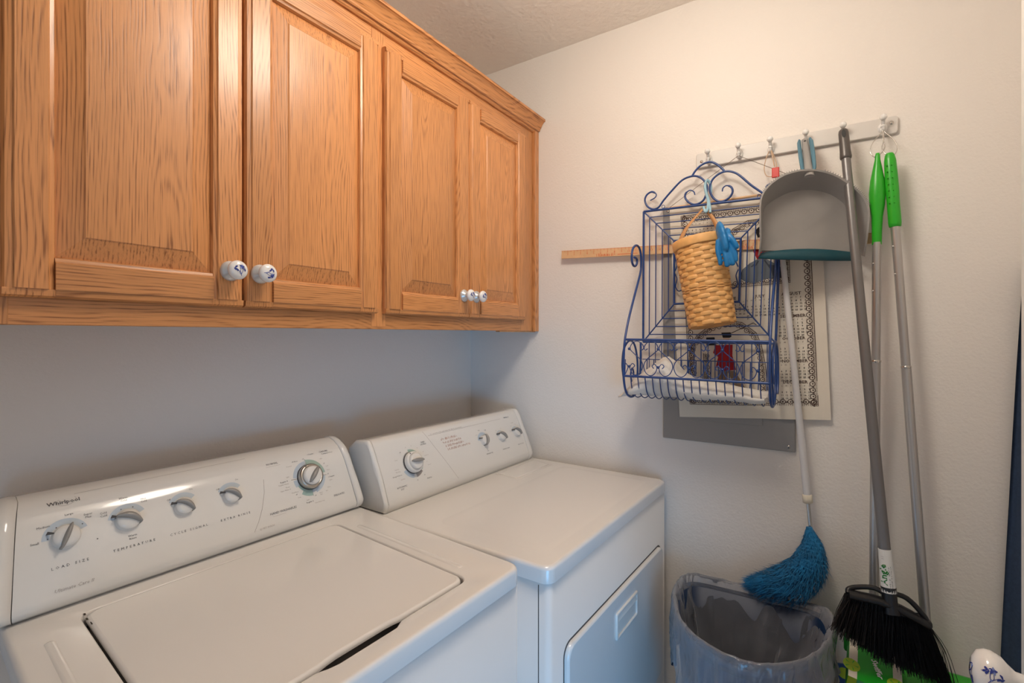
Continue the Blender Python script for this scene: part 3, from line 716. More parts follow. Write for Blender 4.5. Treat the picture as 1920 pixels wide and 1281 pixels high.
for tx, x, t, sz, m in (('Whirlpool', .630, .010, .0075, 'ink'), ('AUTOMATIC\nDRY', .079, .132, .0062, 'ink'), ('TIMED\nDRYING', .197, .028, .0062, 'ink'), ('Fluff Air', .184, .128, .006, 'ink'), ('TEMPERATURE', .475, .1155, .0055, 'ink'), ('WRINKLE GUARD', .570, .117, .0050, 'ink'), ('END OF CYCLE', .662, .117, .0050, 'ink'), ('Energy Preferred', .072, .098, .0046, 'ink'), ('Very Dry', .076, .081, .0040, 'ink_pale'), ('More Dry', .078, .088, .0040, 'ink_pale'), ('Less Dry', .088, .110, .0040, 'ink_red'), ('Damp', .083, .056, .0040, 'ink_pale'), ('off', .104, .038, .0050, 'ink'), ('60', .128, .028, .0045, 'ink_pale'), ('50', .150, .027, .0045, 'ink_pale'), ('40', .170, .037, .0045, 'ink_pale'), ('Touch Up', .196, .064, .0040, 'ink_pale'), ('20', .188, .052, .0045, 'ink_pale'), ('10', .190, .082, .0045, 'ink_pale'), ('Delicate', .197, .092, .0040, 'ink_pale'), ('off', .168, .116, .0045, 'ink'), ('off', .138, .124, .0045, 'ink'), ('Med', .457, .032, .005, 'ink'), ('High', .490, .036, .005, 'ink'), ('Low', .438, .045, .005, 'ink_pale'), ('Air\nOnly', .470, .103, .0045, 'ink'), ('Off', .546, .047, .0045, 'ink_pale'), ('On', .576, .043, .0045, 'ink_pale'), ('Off', .639, .046, .0045, 'ink_pale'), ('On', .668, .043, .0045, 'ink_pale'), ('SIGNAL', .652, .035, .0050, 'ink_pale')):
    PD.write(b, tx, x, t, sz, m)
b.build('printed_lettering', dry)
b = MB()
for k, (x0, w_) in enumerate(((.272, .075), (.278, .085), (.284, .088), (.288, .108))):
    strokes(b, lambda u, v: PD(u, .034+k*.0115-v), x0, 0, w_, .008, int(w_*330), 'ink_red', 20+k)
strokes(b, lambda u, v: PD(u, .0085-v), .232, 0, .15, .003, 60, 'ink_pale', 31)
b.build('handwritten_note', dry, label='faded brown handwriting on the dryer console')

# ------------------------------------------------------------------ hook board
hk = thing('hook_rail', (-.008, -1.155, 1.903), 'pale grey hook board with six white peg hooks high on the right wall', 'hook rail')
b = MB(); hp_ = rrect(-1.4075, 1.9025, -.905, 1.949, (.008, .008, .008, .008), 4)
b.loft([[(-.0005-x, y, z) for y, z in inset(hp_, d)] for d, x in ((0, 0), (0, .008), (.0012, .0105), (.003, .011))], 'rail', smooth=False); b.build('board', hk)
HY = [-.945, -1.031, -1.115, -1.203, -1.289, -1.375]
for y in HY:
    b = MB(); z = 1.923
    b.tube(smooth([(-.010, y, z), (-.020, y, z+.001), (-.030, y, z+.006), (-.036, y, z+.014)], 4), [.0055, .005, .005, .005, .0045, .0045, .0045, .0045, .0045, .0045, .0045, .0045, .0045], 'peg', 10)
    b.lathe((-.036, y, z+.010), (-.5, 0, 1), [(0, 0), (.005, .001), (.0078, .005), (.0082, .009), (.006, .014), (0, .016)], 'peg', 14)
    b.tube(smooth([(-.010, y, z-.006), (-.020, y, z-.012), (-.028, y, z-.012), (-.031, y, z-.005)], 4), .004, 'peg', 8)
    b.lathe((-.031, y, z-.008), (0, 0, 1), [(0, 0), (.0052, .003), (.0052, .007), (0, .010)], 'peg', 12)
    b.lathe((-.0105, y, z-.002), (-1, 0, 0), [(.0105, 0), (.0105, .002), (.006, .004)], 'peg', 14, sx=1.3, up=(0, 0, 1))
    b.build('peg_hook', hk)
for y in (-.922, -1.394):
    b = MB(); b.lathe((-.0105, y, 1.931 if y < -1 else 1.921), (-1, 0, 0), [(.005, 0), (.0045, .0015), (0, .0022)], 'steel', 14); b.build('screw', hk)

# ------------------------------------------------------------------ breaker panel door
pn = thing('breaker_panel', (0, -.989, 1.045), 'grey painted metal breaker panel door behind the calendar towel', 'electrical panel')
b = MB(); b.box((-.010, -1.1765, 1.045), (-.0005, -.8015, 1.795), 'panel', .002); b.build('cover_plate', pn)
b = MB(); b.box((-.0125, -1.093, 1.112), (-.0095, -.885, 1.70), 'panel', .001); b.build('inner_door', pn)
for y, z in ((-1.160, 1.06), (-.826, 1.273), (-.818, 1.78), (-1.160, 1.78)):
    b = MB(); b.lathe((-.0099, y, z), (-1, 0, 0), [(.005, 0), (.004, .0018), (0, .0024)], 'steel', 12); b.build('screw', pn)

# ------------------------------------------------------------------ calendar tea towel
TQ = [(-.824, 1.787), (-1.236, 1.789), (-1.262, 1.146), (-.857, 1.119)]   # TL TR BR BL in (y, z)
def tow(u, v, h=0):
    """u across from the left, v up from the bottom hem"""
    a = [TQ[3][k]*(1-u)+TQ[2][k]*u for k in (0, 1)]; c = [TQ[0][k]*(1-u)+TQ[1][k]*u for k in (0, 1)]
    y, z = a[0]*(1-v)+c[0]*v, a[1]*(1-v)+c[1]*v
    x = -.0165-.0022*math.sin(u*17+1.2)*(1-.75*v)-.0008*math.sin(v*23+u*5)-h
    return V(x, y, z)
tw = thing('calendar_towel', (-.016, -1.05, 1.119), 'linen calendar tea towel with lace border and printed months, hanging behind the blue rack', 'towel')
b = MB(); N1, N2 = 30, 30
f_ = [[tow(i/N1, j/N2) for i in range(N1+1)] for j in range(N2+1)]; r_ = [[tow(i/N1, j/N2, -.0012) for i in range(N1+1)] for j in range(N2+1)]
b.grid(f_, 'linen'); b.grid(r_, 'linen'); b.build('cloth', tw)
b = MB(); b.tube([(-.0165, -.818, 1.789), (-.0165, -1.242, 1.791)], .0035, 'ruler', 8); b.build('hanging_dowel', tw)
b = MB(); pk = (-.032, HY[1], 1.912)
for e in ((-.0195, -.826, 1.790), (-.0195, -1.232, 1.792)): b.tube([e, pk], .0008, 'string', 5)
b.build('hanging_cord', tw)
UW, VH = .409, .655
pt = MB()
def T(u, v): return tow(u, v, .0007)
def ring2(u, v, r0, r1, m, a0=0, a1=360, n=12):
    put2d(pt, sector(r0, r1, a0, a1, n), lambda x, y: T(u+x/UW, v+y/VH), m)
def strip(p, w, m):
    """ribbon of width w (metres) through points (u, v)"""
    vs = []; fs = []; n = len(p)
    for i in range(n):
        a = p[max(i-1, 0)]; c = p[min(i+1, n-1)]; dx, dy = (c[0]-a[0])*UW, (c[1]-a[1])*VH; l = math.hypot(dx, dy) or 1
        nx, ny = -dy/l*w/2/UW, dx/l*w/2/VH
        vs += [T(p[i][0]+nx, p[i][1]+ny), T(p[i][0]-nx, p[i][1]-ny)]
        if i: k = 2*i; fs.append((k-2, k-1, k+1, k))
    pt.add(vs, fs, m)
def poly(p, m):
    c = (sum(q[0] for q in p)/len(p), sum(q[1] for q in p)/len(p)); n = len(p)
    pt.add([T(*c)]+[T(*q) for q in p], [(0, i+1, (i+1) % n+1) for i in range(n)], m)
def lace(p, side, m, step=.0185, r=.0075):
    """scalloped lace edging along a polyline; side = +1 / -1"""
    d = [V(u*UW, v*VH, 0) for u, v in p]; acc = 0
    strip(p, .0016, m)
    off = [(u, v) for u, v in p]
    for a, c in zip(d, d[1:]):
        e = c-a; L = e.length; e.normalize(); nrm = V(-e.y, e.x, 0)*side; n = max(1, round(L/step)); s = L/n
        q0 = a+nrm*.0055; q1 = c+nrm*.0055; strip([(q0.x/UW, q0.y/VH), (q1.x/UW, q1.y/VH)], .0009, m)
        k = 0
        while k*s*.25 < L-.001:     # little ladder between the two lines
            q = a+e*(k*s*.25); q2 = q+nrm*.0055; strip([(q.x/UW, q.y/VH), (q2.x/UW, q2.y/VH)], .0011, m); k += 1
        for k in range(n):
            q = a+e*((k+.5)*s)+nrm*.0115; ring2(q.x/UW, q.y/VH, r*.74, r, m)
            q = a+e*((k+.5)*s)+nrm*.0105; ring2(q.x/UW, q.y/VH, 0, r*.3, m, n=6)
            q = a+e*((k)*s)+nrm*.0095; ring2(q.x/UW, q.y/VH, .0012, .0028, m, n=6)
def seg(p, n=2):
    out = []
    for a, c in zip(p, p[1:]):
        for k in range(n): out.append((a[0]+(c[0]-a[0])*k/n, a[1]+(c[1]-a[1])*k/n))
    return out+[p[-1]]
B_ = 'print_brown'
lace(seg([(.085, .955), (.085, .06), (.93, .06), (.93, .955), (.085, .955)], 3), 1, B_)
arch = [(.36, .60), (.36, .72), (.37, .78), (.41, .84), (.47, .885), (.55, .91), (.63, .915), (.71, .895), (.77, .85), (.80, .79), (.815, .72), (.815, .60), (.36, .60)]
lace([(.345, .63), (.345, .74), (.385, .81), (.45, .865), (.55, .895), (.66, .895), (.75, .855), (.795, .79), (.80, .72), (.80, .60), (.345, .595), (.345, .63)][::-1], 1, B_, .017, .0065)
lace([(.10, .085), (.10, .33), (.16, .385), (.25, .425), (.38, .445), (.48, .435), (.57, .385), (.60, .33), (.62, .24), (.63, .085)], -1, B_, .017, .0065)
lace([(.20, .085), (.20, .30)], -1, B_, .017, .006)
# dancing lady: black hair, red bodice, full blue-grey skirt
poly([(.595, .845), (.62, .86), (.65, .852), (.66, .83), (.645, .812), (.61, .812)], 'print_black'); poly([(.61, .835), (.64, .835), (.64, .812), (.625, .803), (.61, .812)], 'print_skin')
poly([(.585, .803), (.66, .803), (.672, .745), (.655, .715), (.60, .715), (.578, .75)], 'print_red')
poly([(.60, .715), (.655, .715), (.74, .675), (.775, .645), (.735, .618), (.655, .625), (.575, .608), (.515, .618), (.475, .638), (.50, .675), (.55, .70)], 'print_grey')
for p in (((.61, .71), (.56, .66), (.55, .62)), ((.63, .71), (.63, .66), (.615, .625)), ((.645, .71), (.69, .66), (.70, .63)), ((.59, .70), (.52, .66), (.50, .635))): strip([(a, c) for a, c in p], .004, 'print_greyd')
poly([(.66, .69), (.74, .675), (.775, .645), (.745, .622), (.70, .64)], 'print_greyd')
# gentleman in a red coat with a stick
poly([(.335, .392), (.40, .392), (.405, .372), (.39, .366), (.345, .368)], 'print_black'); poly([(.345, .368), (.39, .368), (.387, .338), (.355, .335)], 'print_skin')
poly([(.29, .335), (.41, .335), (.405, .285), (.425, .22), (.35, .215), (.285, .235), (.305, .28), (.27, .30)], 'print_red')
poly([(.30, .222), (.37, .215), (.36, .165), (.35, .12), (.31, .12), (.29, .165)], 'print_tan'); poly([(.365, .217), (.415, .215), (.46, .165), (.49, .12), (.45, .115), (.40, .16)], 'print_tan')
poly([(.30, .125), (.345, .12), (.34, .09), (.295, .095)], 'print_black'); poly([(.455, .125), (.49, .12), (.545, .088), (.48, .095)], 'print_greyd')
poly([(.225, .372), (.285, .372), (.295, .335), (.225, .335)], 'print_black'); strip([(.36, .375), (.50, .415), (.555, .43), (.575, .42)], .002, 'print_black')
# months
cal = calendar.Calendar(6)
def month(m, u, v, w=.165, head=.0125):
    put2d(pt, text2d(calendar.month_name[m].upper(), head, bold=.0002), lambda x, y: T(u+x/UW, v+y/VH), B_)
    put2d(pt, text2d('S', .006), lambda x, y: T(u-w/2+x/UW, v-.017+y/VH), B_)
    for k, c in enumerate('MTWTFS'): put2d(pt, text2d(c, .006), lambda x, y: T(u-w/2+w*(k+1)/6+x/UW, v-.017+y/VH), B_)
    for r, wk in enumerate(cal.monthdayscalendar(1988, m)):
        for k, dday in enumerate(wk):
            if dday: put2d(pt, text2d(str(dday), .0068, bold=.00015), lambda x, y: T(u-w/2+w*k/6+x/UW, v-.031-r*.0135+y/VH), 'print_black')
for m, u, v in ((1, .22, .925), (2, .22, .83), (3, .22, .735), (4, .22, .64), (5, .20, .545), (6, .415, .545), (7, .605, .548), (8, .802, .55), (9, .805, .452), (10, .803, .354), (11, .803, .255), (12, .800, .163)): month(m, u, v)
pt.build('printed_design', tw)

# ------------------------------------------------------------------ yardstick
ys = thing('yardstick', (-.026, -.9, 1.62), 'pale wooden yardstick with orange numbers lying level behind the blue rack', 'ruler')
YA, YB = V(-.0215, -.437, 1.6715), V(-.0215, -1.352, 1.6335)
yd = (YB-YA).normalized(); yn = V(-1, 0, 0); yu = yn.cross(yd); yu = yu if yu.z > 0 else -yu
b = MB(); b.obox((YA+YB)/2, yd*(YB-YA).length/2, yu*.0142, yn*.0026, 'ruler', .0008, 1); b.build('stick', ys)
b = MB(); YL = (YB-YA).length
def yfn(s, h): return YA+yd*s+yu*h+yn*.0029
for k in range(1, 36*2):
    s = k*YL/72; l = .010 if k % 2 == 0 else .006
    b.add([yfn(s-.0005, .0142), yfn(s+.0005, .0142), yfn(s+.0005, .0142-l), yfn(s-.0005, .0142-l)], [(0, 1, 2, 3)], 'ruler_ink')
b.add([yfn(.0, .0138), yfn(YL, .0138), yfn(YL, .0128), yfn(.0, .0128)], [(0, 1, 2, 3)], 'ruler_ink')
for k in range(1, 36):
    put2d(b, text2d(str(k), .011), lambda x, y: yfn(k*YL/36+x, .0005+y), 'ruler_ink')
for s0, w_ in ((.138, .07), (.60, .035)): strokes(b, yfn, s0, -.0125, w_, .011, int(w_*320), 'ruler_ink', 4)
b.add([yfn(.215, -.0075), yfn(.285, -.0065), yfn(.285, -.0085), yfn(.215, -.0095)], [(0, 1, 2, 3)], 'ruler_ink')
b.build('printed_scale', ys)

# ------------------------------------------------------------------ blue wrought iron rack
RX = -.036
rk = thing('wire_rack', (RX, -.94, 1.185), 'blue wrought iron wall rack with scroll top and wire basket, hung on the first hook', 'rack')
b = MB()
outer = [(-0.036, -0.7462, 1.7839), (-0.036, -1.1435, 1.7746), (-0.036, -1.1295, 1.3557), (-0.036, -0.7444, 1.3573)]
oy = [p[1] for p in outer]; 
TLr, TRr, BRr, BLr = [V(p) for p in outer]
b.tube([TLr, TRr, BRr, BLr], .0034, 'wire', 8, closed=True) if False else None
for a, c in ((TLr, TRr), (TRr, BRr), (BRr, BLr), (BLr, TLr)): b.tube([a, c], .0036, 'wire', 8)
b.build('outer_frame', rk)
inn = [(-0.036, -0.8443, 1.6775), (-0.036, -1.0381, 1.665), (-0.036, -1.0338, 1.4778), (-0.036, -0.8443, 1.478)]
I_ = [V(p) for p in inn]
b = MB()
for k in range(4): b.tube([I_[k], I_[(k+1) % 4]], .0034, 'wire', 8)
for a, c in zip((TLr, TRr, BRr, BLr), I_): b.tube([a, c], .0022, 'wire', 6)
b.build('inner_frame', rk)
def lerp(a, c, t): return a+(c-a)*t
OUT = (TLr, TRr, BRr, BLr)
for side in range(4):
    for t in (.2, .41, .62, .82):
        b = MB(); b.tube([lerp(OUT[side], I_[side], t), lerp(OUT[(side+1) % 4], I_[(side+1) % 4], t)], .0017, 'wire', 6); b.build('grid_wire', rk)
ic = (I_[0]+I_[2])/2    # scrolls inside the inner frame, mostly behind the woven basket
for sy in (1, -1):
    for sz in (1, -1):
        b = MB(); b.tube(smooth([ic+V(0, sy*dy, sz*dz) for dy, dz in ((.030, .018), (.040, .012), (.052, .022), (.058, .042), (.078, .060), (.090, .046), (.086, .022), (.092, .004))], 4), .0018, 'wire', 6); b.build('inner_scroll', rk)
sc_l = [(-0.036, -0.7681, 1.8176), (-0.036, -0.7834, 1.8242), (-0.036, -0.7872, 1.8349), (-0.036, -0.7732, 1.8447), (-0.036, -0.7565, 1.8372), (-0.036, -0.7501, 1.8203), (-0.036, -0.7591, 1.7987), (-0.036, -0.7783, 1.7871), (-0.036, -0.796, 1.7921), (-0.036, -0.811, 1.8112), (-0.036, -0.8405, 1.8413), (-0.036, -0.8694, 1.866), (-0.036, -0.8977, 1.8732), (-0.036, -0.9185, 1.8683), (-0.036, -0.9346, 1.8535), (-0.036, -0.9436, 1.8329), (-0.036, -0.9402, 1.8085), (-0.036, -0.93, 1.7909), (-0.036, -0.9093, 1.7839), (-0.036, -0.8907, 1.792), (-0.036, -0.8789, 1.8083), (-0.036, -0.88, 1.8227), (-0.036, -0.893, 1.8304), (-0.036, -0.9047, 1.8237), (-0.036, -0.9075, 1.8136)]
sc_r = [(-0.036, -0.987, 1.8117), (-0.036, -0.9892, 1.8219), (-0.036, -0.999, 1.8273), (-0.036, -1.0119, 1.8205), (-0.036, -1.0158, 1.8059), (-0.036, -1.0076, 1.791), (-0.036, -0.9925, 1.7828), (-0.036, -0.9771, 1.7834), (-0.036, -0.9616, 1.7957), (-0.036, -0.9515, 1.8186), (-0.036, -0.9526, 1.8374), (-0.036, -0.9616, 1.8548), (-0.036, -0.9815, 1.8677), (-0.036, -1.0033, 1.8696), (-0.036, -1.0248, 1.8599), (-0.036, -1.0417, 1.8442), (-0.036, -1.0646, 1.8186), (-0.036, -1.0912, 1.7939), (-0.036, -1.1053, 1.78), (-0.036, -1.1162, 1.7754), (-0.036, -1.1271, 1.7815), (-0.036, -1.13, 1.7944), (-0.036, -1.1231, 1.8088), (-0.036, -1.1132, 1.8127), (-0.036, -1.1053, 1.8073), (-0.036, -1.1063, 1.7993)]
sc_t = [(-0.036, -0.8995, 1.874), (-0.036, -0.9093, 1.888), (-0.036, -0.9254, 1.9018), (-0.036, -0.9436, 1.9074), (-0.036, -0.9571, 1.9057), (-0.036, -0.9727, 1.8952), (-0.036, -0.9859, 1.881), (-0.036, -0.9942, 1.8696)]
for s_, r in ((sc_l, .0032), (sc_r, .0032), (sc_t, .0033)):
    P = smooth(s_, 4); n = len(P); b = MB()
    b.tube(P, [r*(.62 if (s_ is not sc_t and (i < 10 or i > n-12)) else 1) for i in range(n)], 'wire', 8); b.build('scroll', rk)
for p in [(-0.036, -0.8097, 1.7914), (-0.036, -1.0867, 1.7829)]:
    b = MB(); b.tube([V(p)+V(0, math.cos(a)*.005, math.sin(a)*.005) for a in [k*PI/4 for k in range(8)]], .0011, 'wire', 5, closed=True); b.build('eyelet', rk)
# basket part
YL_, YR_ = -.736, -1.130
def uprof(k=1): return [(-.180, 1.366), (-.190, 1.315), (-.192, 1.258), (-.176, 1.212), (-.145, 1.190), (-.105, 1.186), (-.066, 1.203), (-.043, 1.245), (-.036, 1.30), (RX, 1.356)]
for y in (YL_, YR_):
    b = MB(); arm = [(-.096, 1.627), (-.074, 1.624), (-.074, 1.609), (-.094, 1.599), (-.114, 1.605), (-.121, 1.627), (-.110, 1.653), (-.079, 1.668), (-.049, 1.663), (-.033, 1.640), (-.032, 1.610), (-.036, 1.590), (-.055, 1.560), (-.106, 1.490), (-.150, 1.425)]
    P = smooth([(x if y == YL_ or z < 1.5 else -.036+(x+.036)*.6, y, z) for x, z in arm+uprof()], 4); b.tube(P, .0037, 'wire', 8); b.build('side_arm', rk)
    b = MB(); P = smooth([(x, y+(.006 if y == YL_ else -.006), z) for x, z in ((-.178, 1.255), (-.186, 1.29), (-.172, 1.338), (-.125, 1.362), (-.078, 1.348), (-.052, 1.30), (-.050, 1.25), (-.066, 1.215))], 4); b.tube(P, .0034, 'wire', 8); b.build('end_hoop', rk)
    b = MB(); P = smooth([(x, y, z) for x, z in ((-.110, 1.190), (-.118, 1.225), (-.130, 1.255), (-.118, 1.275), (-.104, 1.262), (-.110, 1.245))], 4); b.tube(P, .0028, 'wire', 8); b.build('end_curl', rk)
b = MB(); b.tube([(-.180, YL_, 1.366), (-.180, YR_, 1.362)], .0035, 'wire', 8); b.build('basket_rail', rk)
b = MB(); b.tube([(-.192, YL_, 1.256), (-.192, YR_, 1.254)], .0035, 'wire', 8); b.build('basket_rail', rk)
nr = 18
for k in range(1, nr):
    y = YL_+(YR_-YL_)*k/nr; b = MB()
    b.tube(smooth([(x, y, z) for x, z in [(-.192, 1.256)]+uprof()[3:9]], 3), .0017, 'wire', 6); b.build('basket_rib', rk)
for k in range(1, 19):
    y = -.744+(-1.128+.744)*k/19; b = MB(); b.tube([(RX, y, 1.356), (RX, y, 1.235)], .0015, 'wire', 5); b.build('back_wire', rk)
b = MB(); b.tube([(RX, -.742, 1.30), (RX, -1.130, 1.30)], .0015, 'wire', 5); b.build('back_wire', rk)
half = [(.012, 1.281), (.017, 1.288), (.010, 1.294), (.003, 1.283), (.008, 1.268), (.020, 1.260), (.034, 1.267), (.0415, 1.287), (.034, 1.306), (.014, 1.324), (.0015, 1.338), (.008, 1.355), (.022, 1.361), (.036, 1.354), (.0425, 1.342), (.038, 1.335), (.032, 1.339)]
for k in range(5):
    yc = -.752-.0875*k
    for s in (1, -1):
        pts = [(dy*s*1.02, z) for dy, z in half]
        if yc+min(p[0] for p in pts) < YR_-.002: 
            if s == -1: continue
        if yc+max(p[0] for p in pts) > YL_+.004 and s == 1 and k == 0: pts = [(min(a, .012), z) for a, z in pts][:9]
        P = smooth([(-.181-.011*(1.366-z)/.11, yc+dy, z) for dy, z in pts], 4); b = MB(); b.tube(P, .0014, 'wire', 6); b.build('heart_scroll', rk)
    for z in (1.338, 1.285):
        b = MB(); b.lathe((-.186, yc, z), (-1, 0, 0), [(0, -.003), (.004, -.002), (.0045, .0015), (0, .003)], 'wire', 8); b.build('scroll_collar', rk)

# white cloth bundled in the rack basket
b = MB(); rings = []
YS = [-.690, -.705, -.725, -.75, -.80, -.85, -.90, -.95, -1.0, -1.05, -1.09, -1.118]
top = [1.185, 1.205, 1.225, 1.235, 1.285, 1.318, 1.262, 1.250, 1.240, 1.232, 1.226, 1.218]
for y, t in zip(YS, top):
    ring = []; z0 = 1.1935; w = 1.0
    if y > -.735: w = (.735-.66+(-y-.735)+.0)/.08 if False else max(.15, (-y-.675)/.07); z0 = 1.1935-(.735+y)*.55
    for k in range(20):
        a = 2*PI*k/20; ca, sa = math.cos(a), math.sin(a)
        cx, rx = -.114, .068*min(1, w)
        z = (z0+t)/2+(t-z0)/2*(abs(sa)**.8)*(1 if sa > 0 else -1)
        x = cx+rx*(abs(ca)**.7)*(1 if ca > 0 else -1)*(1-.25*max(0, sa))
        if w < 1: x = -.11+.05*w*ca; z = z0+.012+(t-z0)*.5*sa*w
        q = noise.noise(V(x*22, y*22, z*22)); q2 = 1-2*abs(noise.noise(V(x*30+3, y*34, z*30))); ring.append(V(x+q*.004+q2*.003, y+q*.004, max(z+q*.008+(q2-.5)*.008*(1 if sa > -.2 else 0), 1.165)))
    rings.append(ring)
RR = []
for j in range(20):
    col = smooth([r[j] for r in rings], 3); RR.append(col)
b.loft([[RR[j][i] for j in range(20)] for i in range(len(RR[0]))], 'cloth_white')
o = b.build('white_cloth', label='crumpled white cloth bundled inside the wire basket of the blue rack', cat='cloth')

# ------------------------------------------------------------------ woven basket, strap, clip, glove
AX0, AX1 = V(-.115, -.936, 1.657), V(-.130, -.9775, 1.405)     # top and bottom centre
ax = (AX1-AX0); AL = ax.length; ax.normalize(); e1 = V(0, -1, 0); e1 = (e1-ax*e1.dot(ax)).normalized(); e2 = ax.cross(e1)
wb = thing('woven_basket', AX1, 'honey coloured woven splint basket hanging from the rack by a pale blue hook', 'basket')
def brad(s): return .0685-.0065*s
def bpt(th, s, dr=0):
    r = brad(s)+dr; return AX0+ax*(s*AL)+e1*math.cos(th)*r+e2*math.sin(th)*r*.80
NS = 16
rows_ = []; s = .085
for k in range(21):
    thin = 10 <= k <= 12
    h = .013 if thin else .050
    rows_.append((s, h, thin)); s += h+.0015
tot = s; 
for i, (s0, h, thin) in enumerate(rows_):
    s0 = .085+(s0-.085)*(.905/(tot-.085)); h = h*(.905/(tot-.085))
    b = MB(); N = NS*6; pts = []
    for ss, dd in ((0, -.0012), (.08, .0006), (.5, .0012), (.92, .0006), (1, -.0012)):
        row = []
        for k in range(N):
            th = 2*PI*k/N; ph = max(-1, min(1, 1.9*math.cos(th*NS/2+(i % 2)*PI)))
            row.append(bpt(th, s0+h*ss, .0016*ph+dd*.5+.001))
        pts.append(row)
    b.grid(pts, 'splint', cu=True); b.build('weaver', wb)
for k in range(NS):
    th = 2*PI*(k)/NS; b = MB(); w = .15
    b.grid([[bpt(th+da*w, ss, .0006 if abs(da) < .9 else 0) for da in (-1, 0, 1)] for ss in (.04, .3, .55, .8, .995)], 'splint_dark'); b.build('stave', wb)
b = MB(); pts = []
for ss, dr in ((-.012, .001), (-.014, .0055), (.0, .0068), (.075, .0068), (.088, .0055), (.088, .001)): pts.append([bpt(2*PI*k/48, ss, dr) for k in range(48)])
b.grid(pts, 'splint', cu=True); b.build('rim_band', wb)
b = MB(); b.loft([[bpt(2*PI*k/48, s_, -.0015-.0*s_) for k in range(48)] for s_ in (.985, 1.0)], 'splint_dark'); b.build('bottom', wb)
b = MB(); apex = V(-.075, -.9445, 1.762)
for pa in (bpt(PI*.98+.25, .03, -.001), bpt(-.55, .03, -.001)):
    path = smooth([pa, lerp(pa, apex, .5)+V(-.006, (pa.y-apex.y)*.16, 0), apex], 5)
    vs = []; fs = []
    for i, p in enumerate(path):
        w = .0105*(1-.45*i/len(path)); dirw = V(.45, .8, 0).normalized()
        vs += [p+dirw*w, p-dirw*w, p-dirw*w+V(.0016, 0, .0), p+dirw*w+V(.0016, 0, 0)]
        if i:
            q = 4*i
            for a in range(4): fs.append((q-4+a, q-4+(a+1) % 4, q+(a+1) % 4, q+a))
    b.add(vs, fs, 'leather', True)
b.build('strap', wb, label='tan leather carrying strap')
# pale blue plastic hook
ck = [(-0.03, -0.9535, 1.8137), (-0.034, -0.9527, 1.8389), (-0.043, -0.9454, 1.8509), (-0.044, -0.9394, 1.8354), (-0.05, -0.9437, 1.8105), (-0.062, -0.9524, 1.7838), (-0.076, -0.9538, 1.7582), (-0.088, -0.9503, 1.7434), (-0.084, -0.9434, 1.7611)]
b = MB(); P = smooth(ck, 5); b.tube(P, .0042, 'clip', 10)
P = smooth([(-0.062, -0.9539, 1.7836), (-0.074, -0.9594, 1.7641), (-0.082, -0.9625, 1.7462), (-0.086, -0.9618, 1.7407)], 4); b.tube(P, .0036, 'clip', 8)
b.build('hanging_hook', label='pale blue plastic hook clipped over the scroll top of the rack', cat='hook')
# blue rubber glove over the basket rim
b = MB()
def gl(px): return V(px)
gp = [(-0.172, -1.0086, 1.668), (-0.178, -1.0152, 1.637), (-0.182, -1.0186, 1.6098)]
b.tube(smooth([(-0.12, -0.989, 1.6642), (-0.15, -0.999, 1.6746), (-0.178, -1.0084, 1.6655), (-0.184, -1.0149, 1.639), (-0.186, -1.0194, 1.615), (-0.186, -1.0221, 1.6031)], 4), [.012, .015, .017, .019, .021, .023, .021, .022, .023, .024, .025, .025, .026, .026, .026, .026, .025, .024, .022, .020, .018], 'glove', 14, flat=(1, .42))
for xs, rr in (('1350,462 1351,478 1353,490 1352,497', .0085), ('1358,466 1362,482 1364,494 1364,500', .0088), ('1366,464 1371,478 1374,490 1377,498', .0088), ('1367,452 1375,462 1381,476 1383,489', .0082), ('1364,440 1373,450 1380,460 1383,466', .0085)):
    pass
F1 = [(-0.186, -1.0044, 1.6398), (-0.189, -1.0036, 1.6102), (-0.19, -1.0092, 1.5834), (-0.189, -1.0104, 1.5689)]
F2 = [(-0.188, -1.0184, 1.6206), (-0.193, -1.0246, 1.5933), (-0.194, -1.0275, 1.5742), (-0.193, -1.0273, 1.5628)]
F3 = [(-0.187, -1.0276, 1.6227), (-0.19, -1.0348, 1.5985), (-0.19, -1.0401, 1.578), (-0.188, -1.0425, 1.5666)]
F4 = [(-0.184, -1.0284, 1.6347), (-0.185, -1.0393, 1.6132), (-0.184, -1.0458, 1.5926), (-0.182, -1.0468, 1.5755)]
F5 = [(-0.184, -1.0244, 1.6554), (-0.19, -1.0375, 1.6385), (-0.19, -1.0481, 1.6216), (-0.187, -1.0516, 1.6103)]
for F_, r in ((F1, .0086), (F2, .0092), (F3, .0090), (F4, .0084), (F5, .0086)):
    P = smooth(F_, 4); n = len(P); b.tube(P, [r*(1.08-.25*i/n)*(1 if i < n-1 else .6) for i in range(n)], 'glove', 10, flat=(1, .8))
b.tube(smooth([(-0.15, -1.0185, 1.6678), (-0.178, -1.0288, 1.6574), (-0.187, -1.0249, 1.6346)], 4), .011, 'glove', 10, flat=(1, .6))
o = b.build('rubber_glove', label='bright blue rubber glove draped over the rim of the woven basket', cat='glove')
md = o.modifiers.new('r', 'REMESH'); md.mode = 'VOXEL'; md.voxel_size = .0022; md.use_smooth_shade = True
md = o.modifiers.new('s', 'SMOOTH'); md.iterations = 3; md.factor = .5

